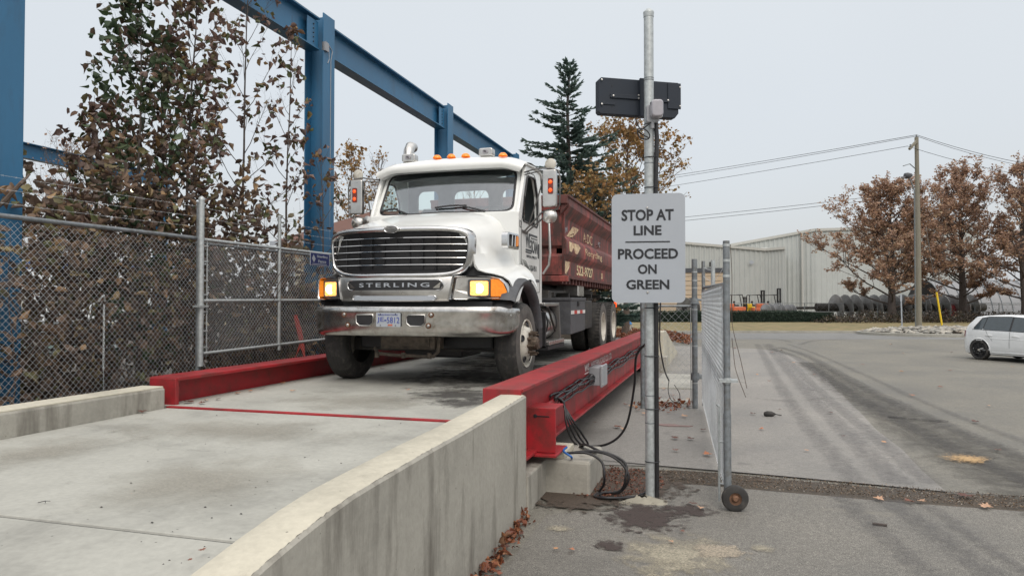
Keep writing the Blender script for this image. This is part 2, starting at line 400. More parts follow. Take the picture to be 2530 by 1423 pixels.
M['wiregate'] = mat('gate_wire', (.60,.63,.65), .5, metal=.15, var=.15, scale=3)
# ================================================================== TRUCK (local frame: x across, y back from the bumper, z above the deck)
TX, TY, DECK = -3.65, 7.90, 0.82
truck = thing('dump_truck', 'white roll-off truck with chrome grille and lit headlights standing on the scale', 'truck', (TX, TY, DECK))
XC = -.23
def yf(x): return .06 + .20*(x-XC)**2
def side(dx, s):                                                    # the nose is a little narrower on the far side
    a = dx if s > 0 else (dx if dx < .85 else .85 + (dx-.85)*.60)
    return a*s
def nose_ring(y, t):
    zt = 2.00 + .31*(1-(1-t)**1.3)
    half = [(0, zt), (.30, zt-.004), (.55, zt-.012), (.70, zt-.035), (.80+.04*t, zt-.075), (.875+.06*t, zt-.15), (.92+.09*t, zt-.27),
            (.945+.12*t, zt-.42), (.965+.15*t, 1.64+.13*t), (.985+.16*t, 1.52+.13*t), (1.02+.15*t, 1.45+.13*t), (1.10+.11*t, 1.42+.14*t), (1.20+.06*t, 1.40+.13*t),
            (1.30+.02*t, 1.37+.11*t), (1.37, 1.32+.08*t), (1.41, 1.24+.06*t), (1.425, 1.15)]
    d = y - .95
    zb = .55 + math.sqrt(max(0, .80**2 - d*d)) if abs(d) < .80 else 1.06
    zb = max(zb, 1.06)
    half.append((1.43, zb))
    half = [(dx, max(z, zb + .012*(len(half)-1-i))) for i, (dx, z) in enumerate(half)]
    out = []
    for s in (-1, 1):
        seg = [(XC + .07*t + side(dx, s), y + (1-t)*.20*max(0, dx)**2*(1 if dx < 1.2 else 1.03), z) for dx, z in half]
        out.append(seg)
    return list(reversed(out[0])) + out[1][1:]
mb = MB(); rings = []
ys = [.10, .12, .17, .25, .35, .45, .55, .65, .75, .85, .95, 1.05, 1.15, 1.25, 1.33, 1.42]
for i, y in enumerate(ys):
    t = max(0, (y-.10)/1.32)
    r = nose_ring(y, t)
    if i == 0: r = [(XC+(x-XC)*.985, yy+.03, z-.03 if z > 1.5 else z-.004) for x, yy, z in r]
    rings.append(r)
mb.loft(rings)
hood = mb.build('hood', M['white'], truck, smooth=50)
# closing skin behind the grille and lamps
mb = MB(); r0 = rings[0]; top = [(x, y+.09, z-.01) for x, y, z in r0]; low = [(x, y+.09, 1.06) for x, y, z in r0]
mb.loft([top, low]); mb.build('nose_backing', M['black'], truck, smooth=40)
mb = MB(); mb.loft([r0, top]); mb.build('nose_lip', M['white'], truck, smooth=40)
# fender skirt behind the wheel (both sides) and cowl sides
for s in (1, -1):
    mb = MB(); rr = []
    for y in (1.40, 1.55, 1.68, 1.78, 1.88, 1.95):
        t = (y-1.40)/.55; d = y-.95
        zb = .55 + math.sqrt(max(0, .80**2-d*d)) if abs(d) < .8 else .9; zb = max(zb, 1.0)
        zt = 1.64 - .62*t**1.6
        x1 = 1.22 - .16*t; zt = max(zt, zb+.02)
        rr.append([((-.16 + (1.20 if s > 0 else -1.06)), y, zt+.01), (-.16 + s*(x1+.05 if s > 0 else x1-.06), y, zt-.02), (-.16+s*(x1+.12 if s > 0 else x1), y, zt*.6+zb*.4), (-.16+s*(x1+.13 if s > 0 else x1+.01), y, zb)])
    mb.loft(rr); mb.build('fender_skirt', M['white'], truck, smooth=50)
# ---- grille
def gring(hw, hh, dy, n=72, cz=1.665, e=6.0):
    out = []
    for x, z in superell(XC, cz, hw, hh, n, e):
        k = (z-cz)/hh; x = XC + (x-XC)*(1.0 + .02*k if k > 0 else 1 + .10*k*abs(k))
        out.append((x, yf(x)+dy, z))
    return out
gr = MB().loft([gring(.975,.325,.12), gring(.965,.320,.02), gring(.948,.306,-.02), gring(.925,.278,-.028), gring(.908,.256,-.008), gring(.90,.250,.07)], closed=True).build('grille_surround', M['chrome'], truck, smooth=60)
bk = MB(); o = gring(.902,.252,.07); c = [(XC, yf(XC)+.10, 1.665)]*len(o)
bk.loft([o, [(x, y+.03, z) for x, y, z in gring(.5,.14,.10)], c], closed=True); bk.build('grille_mesh', M['black'], gr, smooth=60)
for k in range(5):
    z = 1.845 - k*.083; hw = .912*(1-abs((z-1.665)/.256)**6.0)**(1/6.0) if abs(z-1.665) < .256 else 0
    if z < 1.665: hw *= 1-.10*((1.665-z)/.256)**2
    pts = [(XC + hw*q, yf(XC+hw*q)+.012, z) for q in np.linspace(-1, 1, 25)]
    b = MB()
    b.loft([[(x, y-.010, zz+.003) for x, y, zz in pts], [(x, y-.013, zz-.003) for x, y, zz in pts], [(x, y+.005, zz-.008) for x, y, zz in pts], [(x, y+.04, zz-.003) for x, y, zz in pts], [(x, y+.03, zz+.007) for x, y, zz in pts], [(x, y-.010, zz+.003) for x, y, zz in pts]])
    b.build('grille_bar', M['chrome'], gr, smooth=50)
v = MB()
for k in range(9): v.box(XC-.7+k*.175-.006, XC-.7+k*.175+.006, .17, .2, 1.45, 1.88)
v.build('grille_slat', M['black'], gr)
em = MB().lathe([(0,.001),(0,.085),(.012,.09),(.02,.08),(.014,.07),(.014,.001)], (0,0,0), (0,-1,0), 36).build('grille_badge', M['chrome'], truck, smooth=40, loc=(XC, .02, 1.945)); em.scale = (1.15, 1, .55)
MB().lathe([(0,.001),(0,.068),(.002,.068),(.003,.001)], (0,-.016,0), (0,-1,0), 30).build('badge_field', M['greymetal'], em, smooth=40)
s_ = MB()
s_.tube([(.052,-.02,.022),(.02,-.02,.036),(-.03,-.02,.034),(-.05,-.02,.018),(-.02,-.02,.006),(.02,-.02,-.006),(.05,-.02,-.018),(.03,-.02,-.034),(-.02,-.02,-.036),(-.052,-.02,-.022)], .007, 6)
s_.build('badge_mark', M['chrome'], em, smooth=60)
# ---- name panel
def nside(z): k = (z-1.055)/.315; return (-1.0-.03*k, .47+.06*k)
nm = MB(); rr = []
for z, dy in ((1.375,.05),(1.37,.0),(1.34,-.015),(1.20,-.02),(1.09,-.012),(1.06,.0),(1.055,.05)):
    a, b = nside(z); rr.append([(x, yf(x)+dy, z) for x in np.linspace(a, b, 26)])
nm.loft(rr); npn = nm.build('name_panel', M['steel'], truck, smooth=50)
def pill(x0, x1, z0, z1, dy):
    return [(x, yf(x)+dy, z) for x, z in rrect(x0, x1, z0, z1, (z1-z0)/2-.001, 8)]
def pillmesh(name, x0, x1, z0, z1, m, rim=.008):
    n = 30; b = MB(); r = (z1-z0)/2; cz = (z0+z1)/2; ra = []; rb = []
    for x in np.linspace(x0, x1, n):
        e_ = min(x-x0, x1-x); h = r if e_ >= r else math.sqrt(max(0, r*r-(r-e_)**2))
        ra.append((x, yf(x)-.026, cz+h)); rb.append((x, yf(x)-.026, cz-h))
    b.loft([ra, rb]); o = b.build(name, m, npn)
    MB().tube(pill(x0, x1, z0, z1, -.024), rim, 6, closed=True).build('slot_rim', M['chrome'], o, smooth=60); return o
nb = pillmesh('name_slot', -.885, .415, 1.20, 1.325, M['black'])
pillmesh('lower_slot', -.80, .33, 1.075, 1.13, M['signwhite'])
text('grille_lettering', 'STERLING', M['signwhite'], lambda a, b, t: (-.70+a, yf(-.70+a)-.028-t, 1.237+b), .95, .052, nb, .012, .003, space=1.35)
for x0, x1, x2 in ((-.84,-.76,-.80), (.29,.37,.33)):
    MB().add([(x0, yf(x0)-.028, 1.225),(x1, yf(x1)-.028, 1.225),(x2+(.06 if x2>0 else -.06), yf(x2)-.028, 1.30)], [(0,1,2)]).build('slot_accent', M['steel'], nb)
# ---- headlights
def lampset(x0, x1, flip):
    """housing from inner x0 to outer x1"""
    s = 1 if x1 > x0 else -1
    def P(a, b, dy): x = x0+(x1-x0)*a; return (x, yf(x)+dy, 1.085+.285*b)
    out = [(.0,0),(.5,-.005),(.93,.0),(.99,.07),(.985,.35),(.93,.68),(.84,.90),(.70,.98),(.4,1.0),(.10,1.0),(.07,.95),(.03,.4)]
    if flip: out = [(0,0),(.5,0),(.95,0),(1,.1),(1,.5),(.98,.9),(.9,1.0),(.5,1.0),(.12,1.0),(.09,.95),(.05,.4)]
    def ring(k, dy): return [P(.5+(a-.5)*k, .5+(b-.5)*k, dy) for a, b in out]
    h = MB().loft([ring(1.04,.08), ring(1.03,-.015), ring(.985,-.035), ring(.93,-.02), ring(.90,.05)], closed=True).build('headlight_bezel', M['chrome'], truck, smooth=45)
    bb = MB(); r1 = ring(.91,.045); bb.add(r1, [tuple(range(len(r1)))]); bb.build('lamp_bowl', M['steel'], h)
    c0, c1 = (.36,.66) if not flip else (.20,.72)
    def rr(a0, a1, b0, b1, dy, r=.05): return [P(a, b, dy) for a, b in [(q[0], q[1]) for q in rrect(a0, a1, b0, b1, r)]]
    fr = MB().loft([rr(c0-.03,c1+.03,.12,.86,.05), rr(c0-.03,c1+.03,.12,.86,-.02), rr(c0,c1,.17,.80,-.02), rr(c0,c1,.17,.80,.02)], closed=True).build('headlight_frame', M['grey_trim'], h, smooth=40)
    bl = rr(c0,c1,.17,.80,-.008); ct = [P((c0+c1)/2,.5,-.03)]*len(bl)
    MB().loft([bl, [tuple(Vector(p)*.5+Vector(ct[0])*.5+Vector((0,-.004,0))) for p in bl], ct], closed=True).build('headlight', M['lamp'], h, smooth=60)
    hc = (c0+c1)/2; MB().lathe([(0,.001),(0,.062),(.006,.058),(.010,.001)], P(hc,.47,-.03), (0,-1,0), 20).build('bulb_core', M['bulbglow'], h, smooth=60)
    if not flip: am = [(.70,.14),(.93,.14),(.955,.3),(.93,.62),(.86,.82),(.78,.87),(.70,.87)]
    else: am = [(.77,.14),(.99,.14),(1.0,.5),(.98,.86),(.80,.86)]
    mm = MB(); r1 = [P(a,b,.04) for a, b in am]; r2 = [P(a,b,-.022) for a, b in am]; mm.loft([r1, r2], closed=True); mm.add(r2, [tuple(range(len(r2)))])
    mm.build('turn_signal', M['amber'], h, bevel=.006)
lampset(.47, 1.165, False)
lampset(-1.00, -1.435, True)
# black box standing in for the dark gap under the nose
MB().box(-1.05,.98,.30,.6,.93,1.06).build('nose_gap_dark', M['black'], truck)
# ---- bumper
path = [(-1.36,.52),(-1.375,.34),(-1.345,.16),(-1.26,.05),(-1.12,-.015),(-.8,-.05),(-.4,-.065),(-.2,-.067),(0,-.065),(.4,-.05),(.75,-.02),(.98,.04),(1.13,.13),(1.21,.26),(1.235,.42),(1.23,.60)]
sec = [(.06,.985),(.01,1.0),(-.012,.985),(-.02,.93),(-.012,.91),(-.012,.80),(-.006,.70),(.012,.655),(.05,.635),(.09,.64)]
def bump_ring(off, z):
    out = []
    for i, (x, y) in enumerate(path):
        a = Vector(path[max(i-1,0)]); b = Vector(path[min(i+1,len(path)-1)]); t = (b-a).normalized(); n = Vector((-t.y, t.x))
        e_ = min(i, len(path)-1-i); lift = .035*max(0, 3-e_)/3 if z < .8 else 0
        out.append((x+n.x*off, y+n.y*off, z+lift-(.02 if z > .9 and e_ < 3 else 0)))
    return out
bu = MB().loft([bump_ring(o, z) for o, z in sec]).build('bumper', M['chrome_dirty'], truck, smooth=50)
def byf(x):
    for (xa, ya), (xb, yb) in zip(path[4:], path[5:]):
        if xa <= x <= xb: return ya + (yb-ya)*(x-xa)/(xb-xa)
    return 0
for cx in (-.54,.14):
    fn = lambda a, b, t: (a, byf(a)-.016-t, b)
    s = 1 if cx > -.2 else -1
    pts = [(cx-.11+(.02 if s>0 else 0),.90),(cx+.11-(0 if s>0 else 0),.90),(cx+.12,.88),(cx+.115,.80),(cx+.07,.765),(cx-.07,.765),(cx-.115,.80),(cx-.12,.88)]
    h = MB().prism(pts, fn, 0, .004).build('tow_opening', M['black'], bu)
    MB().tube([fn(a,b,.004) for a,b in pts], .009, 6, closed=True).build('opening_rim', M['steel'], h, smooth=60)
pl = MB().prism(rrect(-.375,-.050,.755,.925,.012,3), lambda a, b, t: (a, byf(a)-.030-t, b), 0, .004).build('license_plate', M['signwhite'], bu)
pm = mat('plate_blue', (.03,.05,.30), .5)
text('plate_number', 'JE', pm, lambda a, b, t: (-.358+a, -.1015-t, .80+b), .088, .072, pl, 0)
text('plate_number', '5812', pm, lambda a, b, t: (-.228+a, -.1015-t, .80+b), .165, .072, pl, 0)
text('plate_banner', 'Beautiful British Columbia', pm, lambda a, b, t: (-.345+a, -.1015-t, .893+b), .26, .018, pl, 0)
MB().box(-.262,-.236,-.104,-.101,.825,.84).build('plate_crest', pm, pl)
MB().box(-.215,-.155,-.104,-.101,.767,.785).build('plate_sticker', M['orange'], pl)
for x in (-.315,-.115):
    for z in (.771,.908): MB().cyl((x,-.099,z),(x,-.104,z),.007,n=10).build('plate_screw', M['black'], pl)
rust = mat('rust_patch', (.12,.05,.02), .8, var=.6, scale=40)
for x, z in ((-.83,.90),(-.78,.77),(.335,.90),(.30,.77)):
    MB().lathe([(0,.001),(.001,.034),(-.002,.036)], (x, byf(x)-.018, z), (0,-1,0), 16).build('rust_ring', rust, bu)
    MB().lathe([(0,.019),(.006,.02),(.012,.014),(.016,.012),(.017,.001)], (x, byf(x)-.018, z), (0,-1,0), 16).build('bumper_bolt', M['steel'], bu, smooth=40)
MB().lathe([(0,.018),(.008,.017),(.01,.001)], (1.222,.27,.89), (1,-.3,0), 12).build('bumper_bolt', M['steel'], bu, smooth=40)
MB().box(.36,.98,-.028,.02,.985,.988).box(-.6,.2,-.05,-.02,.99,.992)
# underpan
up = MB(); up.box(-.52,.22,.32,.62,.46,.66); up.box(-.45,.15,.30,.34,.50,.62)
up.tube([(-.60,.30,.47),(-.54,.29,.40),(-.3,.28,.385),(.1,.28,.375),(.22,.29,.38),(.27,.32,.44),(.27,.34,.62)], .022, 8)
for x in (-.55,-.18,.17): up.tube([(x,.27,.35),(x,.27,.42)], .03, 8)
up.build('underpan', mat('muddy_steel', (.06,.048,.036), .8, var=.6, scale=14, bump=.6), truck, smooth=40)
# ---- wheels
def wheel_front(xo, s):
    """xo outer face, s +1 outward to +x"""
    w = MB().lathe([(-.29,.30),(-.30,.38),(-.29,.46),(-.26,.505),(-.22,.522),(-.06,.522),(-.02,.508),(0,.485)], (xo,.95,.522), (s,0,0), 56).build('tyre', M['rubber'], truck, smooth=40)
    sw = MB().lathe([(0,.486),(.006,.44),(.01,.40),(.012,.37),(.006,.35),(.008,.335),(.0,.315),(-.02,.30)], (xo,.95,.522), (s,0,0), 56).build('sidewall', M['rubberwall'], w, smooth=40)
    gv = MB()
    for q in range(5):
        h = -.055-.045*q; gv.lathe([(h-.004,.5225),(h+.004,.5225)], (xo,.95,.522), (s,0,0), 56)
    gv.build('tread_groove', M['black'], w)
    rim = MB().lathe([(-.02,.30),(.0,.312),(.012,.308),(.008,.295),(-.025,.283),(-.05,.272),(-.055,.255),(-.015,.235),(.028,.205),(.045,.175),(.05,.15),(.05,.10)], (xo,.95,.522), (s,0,0), 56).build('rim', M['rim'], w, smooth=35)
    for k in range(5):
        a = R(18+72*k); c = Vector((xo+.0065*s, .95+.243*math.cos(a), .522+.243*math.sin(a)))
        o = MB().lathe([(0,.001),(0,.036),(.012,.040),(.0,.044)], (0,0,0), Vector((s*.85, .35*math.cos(a), .35*math.sin(a))), 16).build('hand_hole', M['black'], rim, smooth=30, loc=c)
    hb = MB().lathe([(.04,.12),(.055,.115),(.075,.105),(.08,.09),(.14,.085),(.155,.075),(.155,.055),(.162,.05),(.162,.001)], (xo,.95,.522), (s,0,0), 28).build('hub', M['hub'], w, smooth=35)
    for k in range(10):
        a = R(36*k+10); y, z = .95+.142*math.cos(a), .522+.142*math.sin(a)
        MB().lathe([(.045,.001),(.045,.021),(.085,.019),(.085,.013),(.145,.012),(.146,.001)], (xo-.0,y,z), (s,0,0), 8).build('wheel_stud', M['hub'], hb)
    return w
wheel_front(1.235, 1); wheel_front(-1.42, -1)
MB().box(-1.2,1.0,.86,1.04,.40,.52).cyl((-1.2,.95,.52),(1.0,.95,.52),.09).build('front_axle', M['darkmetal'], truck)
def wheel_rear(xo, y0, s):
    tyb = MB().lathe([(-.27,.30),(-.28,.40),(-.26,.50),(-.22,.522),(-.05,.522),(-.01,.51),(0,.485)], (xo,y0,.522), (s,0,0), 48)
    lg = tyb
    for k in range(44):
        a = 2*math.pi*k/44; c = Vector((xo-.05*s, y0+.52*math.cos(a), .522+.52*math.sin(a)))
        lg.obox(c, (.045,0,0), (0,-.012*math.sin(a),.012*math.cos(a)), (0,.010*math.cos(a),.010*math.sin(a)))
    w = tyb.build('tyre', M['rubber'], truck, smooth=40)
    MB().lathe([(-.62,.32),(-.62,.50),(-.58,.522),(-.40,.522),(-.34,.51),(-.33,.32)], (xo,y0,.522), (s,0,0), 48).build('inner_tyre', M['rubber'], w, smooth=40)
    MB().lathe([(0,.486),(.006,.42),(.010,.36),(.004,.33),(-.01,.31)], (xo,y0,.522), (s,0,0), 48).build('sidewall', M['rubberwall'], w, smooth=40)
    MB().lathe([(-.012,.305),(.004,.312),(.006,.300),(-.02,.288),(-.13,.272),(-.16,.25),(-.165,.14),(-.10,.12),(-.09,.001)], (xo,y0,.522), (s,0,0), 48).build('rim', M['rim'], w, smooth=35)
for yy in (7.23, 8.72):
    wheel_rear(1.23, yy, 1); wheel_rear(-1.40, yy, -1)
    MB().cyl((-1.1,yy,.52),(.9,yy,.52),.11).build('rear_axle', M['darkmetal'], truck, smooth=40)
# ---- wheel-arch flare and liner
for s in (1, -1):
    xo = (1.235 if s > 0 else -1.40)
    fl = MB(); rings = []; ln = []
    for k in range(25):
        a = R(36 + (172-36)*k/24) if True else 0
        cy, cz = .95, .53
        c_, s_2 = -math.cos(a), math.sin(a)
        A = R(180-41-k*(180-41-12)/24); c_, s_2 = math.cos(A), math.sin(A)
        def pt(r, x): return (x, cy + c_*r, max(cz + s_2*r*1.0, .45))
        rings.append([pt(.845, xo-.16*s), pt(.83, xo-.02*s), pt(.80, xo+.02*s), pt(.76, xo+.012*s), pt(.72, xo-.03*s), pt(.715, xo-.10*s)])
    fl.loft(rings); fl.build('fender_flare', M['grey_trim'], truck, smooth=45)
    lr = []
    for k in range(21):
        A = R(165-k*(165+8)/20); c_, s_2 = math.cos(A), math.sin(A)
        y_, z_ = .95+c_*.72, .53+s_2*.80
        if A < 0: z_ = .46
        lr.append([(xo-.02*s, y_, z_), (xo-.62*s, y_, z_)])
    ob = MB().loft(lr).build('arch_liner', M['black'], truck, smooth=50)
    MB().box(min(xo-.04*s,xo-.5*s), max(xo-.04*s,xo-.5*s), 1.62, 1.98, .40, .78).build('splash_panel', M['black'], truck, bevel=.02)
MB().box(-.85,.65,.45,1.5,.75,1.25).build('engine_bay', M['black'], truck)
eb = MB().box(-1.05,.85,.75,.84,.44,.80).box(-.55,.30,1.08,1.9,.30,.8).box(-1.05,.85,1.3,1.5,.42,.85).build('sump_dark_fill', M['black'], truck, bevel=.03)  # sump and axle bulk, black boxes added to deepen the shade underneath
MB().box(-1.20,1.028,1.298,1.326,1.0,2.29).build('cowl_panel', M['white'], truck, bevel=.02)
# ---- cab
CX0, CX1 = -1.215, 1.03; CXC = (CX0+CX1)/2
wsy = lambda b: 1.30 + .37*b          # windshield leans back
wsz = lambda b: 2.29 + .70*b
def wsf(a, b, t):
    x = CXC + a; return (x, wsy(b) + .075*a*a - t, wsz(b) - .02*a*a)
hwb, hwt = 1.10, 1.03
outer = [(-hwb,-.06),(0,-.06),(hwb,-.06),(hwb-.02,.3),(hwt+.02,.7),(hwt,1.06),(0,1.06),(-hwt,1.06),(-hwt-.02,.7),(-hwb+.02,.3)]
def sub(pts, n=6):
    o = []
    for i in range(len(pts)):
        a = pts[i]; b = pts[(i+1) % len(pts)]; o += [(a[0]+(b[0]-a[0])*k/n, a[1]+(b[1]-a[1])*k/n) for k in range(n)]
    return o
ws_in = [(x*(1-.035*(y-.5)), y) for x, y in superell(0, .49, 1.01, .475, 64, 9)]
wsf_f = MB().holed(sub(outer, 8), [ws_in], wsf, 0, -.05).build('windshield_frame', M['white'], truck, smooth=30)
g2 = [(x*.965, .49+(y-.49)*.945) for x, y in ws_in]
MB().loft([[wsf(a,b,.004) for a,b in ws_in], [wsf(a,b,.008) for a,b in [( .5*(p[0]+q[0]), .5*(p[1]+q[1])) for p,q in zip(ws_in,g2)]], [wsf(a,b,-.004) for a,b in g2]], closed=True).build('windshield_gasket', M['black'], wsf_f, smooth=60)
gl = MB(); xs = np.linspace(-.99,.99,20); zs = np.linspace(.03,.95,8)
gl.loft([[wsf(a*(1-.035*(b-.5)), b, -.006) for a in xs] for b in zs]); gl.build('windshield', M['glass'], truck, smooth=60)
# dark sunshade band behind the top of the glass
sh = MB(); sh.loft([[wsf(a*.93, b + (.10*abs(a/.99)**5 if b < .8 else 0), -.02) for a in xs] for b in (.735,.85,.96)]); sh.build('sunshade', M['black'], truck, smooth=60)
# sides with door window
def sidef(x): return lambda a, b, t: (x + t*(1 if x > 0 else -1), a, b)
for s, x in ((1, CX1), (-1, CX0)):
    outl = [(1.30,1.02),(1.30,1.6),(1.30,2.20),(1.34,2.32),(1.52,2.66),(1.70,3.0),(2.10,3.03),(2.50,3.0),(2.58,2.6),(2.60,1.8),(2.60,1.02),(1.95,1.02)]
    win = [(1.50,2.22),(1.53,2.18),(2.28,2.16),(2.34,2.2),(2.30,2.62),(2.16,2.84),(2.10,2.86),(1.78,2.84),(1.73,2.80),(1.60,2.52)]
    sp = MB().holed(outl, [win], sidef(x), 0, -.05).build('cab_side', M['white'], truck, bevel=.012)
    MB().tube([sidef(x)(a,b,.0) for a, b in win], .016, 6, closed=True).build('window_seal', M['black'], sp, smooth=60)
    MB().prism([win[0],win[1],(1.70,2.175),(1.72,2.80),(1.60,2.52)], sidef(x), -.028, -.022).build('vent_window', M['glass'], sp)
    dr = [(1.42,1.30),(1.42,1.9),(1.44,2.12),(1.46,2.2),(1.56,2.52),(1.72,2.86),(1.78,2.90),(2.12,2.91),(2.22,2.86),(2.38,2.6),(2.46,2.1),(2.47,1.5),(2.44,1.2),(2.0,1.18),(1.95,1.3)]
    MB().tube([sidef(x)(a,b,.001) for a, b in dr], .006, 5, closed=True).build('door_seam', M['grey_trim'], sp)
    dh = MB().prism(rrect(2.34,2.41,1.70,1.92,.03), sidef(x), -.01, .006).build('door_handle', M['black'], sp)
side_r = [o for o in truck.children if o.name.startswith('cab_side')][0]
# rear wall with three windows, roof, floor
def rearf(a, b, t): return (a, 2.55+t, b)
wins = [rrect(CXC-.30,CXC+.28,2.42,2.80,.10,4), rrect(CXC+.50,CXC+.80,2.44,2.80,.10,4), rrect(CXC-.92,CXC-.56,2.40,2.82,.10,4)]
MB().holed([(CX0+.04,1.0),(CX1-.04,1.0),(CX1-.04,2.98),(CX0+.04,2.98)], wins, rearf, 0, .05).build('cab_rear_wall', M['interior'], truck)
MB().box(CX0+.03,CX1-.03,2.605,2.63,1.0,2.1).build('cab_back_panel', M['white'], truck)
MB().box(CX0+.05,CX1-.05,1.34,2.55,1.0,1.06).build('cab_floor', M['black'], truck)
ds = MB().box(CX0+.06,CX1-.06,1.33,1.62,2.02,2.24); ds.cyl((CX0+.08,1.6,2.20),(CX1-.08,1.6,2.20),.06); ds.build('dashboard', M['interior'], truck, smooth=40, bevel=.02)
sw_ = MB(); cc = Vector((CX1-.55,1.78,2.26))
sw_.tube([cc + Vector((.23*math.cos(a), .10*math.sin(a), .19*math.sin(a))) for a in np.linspace(0, 2*math.pi, 28)[:-1]], .016, 8, closed=True)
sw_.tube([cc+Vector((-.22,0,0)), cc+Vector((.22,0,0))], .015); sw_.tube([cc, cc+Vector((0,-.12,-.25))], .03)
sw_.build('steering_wheel', M['black'], truck, smooth=60)
for x in (CX1-.55, CX0+.5):
    st = MB().loft([[(x+a*w, 2.25+q, z) for a in (-1,-.6,.6,1)] for w, q, z in ((.22,-.1,1.4),(.24,.0,1.9),(.22,.06,2.25),(.17,.08,2.42),(.10,.10,2.50))])
    st.build('seat', M['interior'], truck, smooth=60)
roof = MB(); rr = []
for y, dz, w, dzc in ((1.46,-.075,.99,.0),(1.43,-.045,1.03,.01),(1.44,.0,1.05,.02),(1.52,.05,1.05,.04),(1.70,.095,1.05,.05),(1.95,.12,1.05,.05),(2.30,.12,1.05,.05),(2.58,.10,1.04,.05),(2.63,.0,1.04,.02)):
    rr.append([(CXC + q*w*1.075, y + .07*q*q*(1 if y < 1.8 else 0), 3.0+dz+dzc*(1-q*q) - .05*max(0,abs(q)-.8)/.2*1.3) for q in np.linspace(-1, 1, 25)])
roof.loft(rr); rf = roof.build('cab_roof', M['white'], truck, smooth=60)
MB().loft([[p for p in rr[0]], [(x, y+.12, z+.0) for x, y, z in rr[0]]]).build('visor_soffit', M['white'], rf)
for s, x in ((1,CX1),(-1,CX0)):
    MB().tube([(x+.01*s,1.62,2.985),(x+.02*s,2.1,3.01),(x+.01*s,2.5,2.99),(x+.01*s,2.6,2.9)], .014, 6).build('drip_rail', M['white'], rf, smooth=50)
# roof lamps, beacons, horn stack, aerial
for x in (-.29,-.07,.15,.71):
    z = 3.085 + .05*(1-((x-CXC)/1.1)**2)
    b = MB().lathe([(0,.065),(.012,.062),(.03,.052),(.046,.034),(.052,.001)], (x,1.62,z), (0,0,1), 20).build('marker_light', M['amber'], rf, smooth=60); 
for x, z in ((-.80,3.09),(.41,3.105)):
    b = MB().prism(rrect(-.105,.105,0,.115,.03), lambda a,b_,t: (a, t, b_), -.07, .07).build('beacon', M['steel'], rf, smooth=30, bevel=.012, loc=(x,1.80,z+.05))
    MB().prism(rrect(-.04,.04,.035,.085,.012), lambda a,b_,t: (a, t, b_), -.09, -.07).build('beacon_window', M['clear'], b, bevel=.004)
    MB().tube([(-.022,-.092,.075),(.02,-.092,.072),(-.02,-.092,.058),(.022,-.092,.046)], .005,5).build('beacon_mark', M['black'], b)
    MB().box(-.08,.08,-.05,.05,-.05,.0).build('beacon_foot', M['steel'], b, bevel=.01)
ex = MB().tube([(-1.27,2.75,1.2),(-1.27,2.75,3.42),(-1.27,2.78,3.54),(-1.28,2.86,3.62),(-1.30,3.0,3.64)], [.085,.085,.088,.088,.085], 20, caps=False)
ex.build('exhaust_stack', M['steel'], truck, smooth=60)
MB().tube([(-1.18,1.55,2.84),(-1.17,1.56,2.95),(-1.14,1.60,3.25)], [.012,.008,.003], 6).build('aerial', M['black'], truck)
# wipers
for x0, x1, s in ((.55,-.20,1), (-.62,-1.08,1)):
    w = MB(); a0 = wsf(x0-CXC, .02, .03); a1 = wsf((x0+x1)/2-CXC+.02, .15, .035); a2 = wsf(x1-CXC, .125, .02); a3 = wsf((x0*.62+x1*.38)-CXC, .155, .02)
    w.tube([a0, a1], [.018,.011], 6); w.tube([a2, wsf((x1+x0*.62+x1*.38)/2-CXC,.155,.035), a3], .013, 6); w.build('wiper', M['black'], truck)
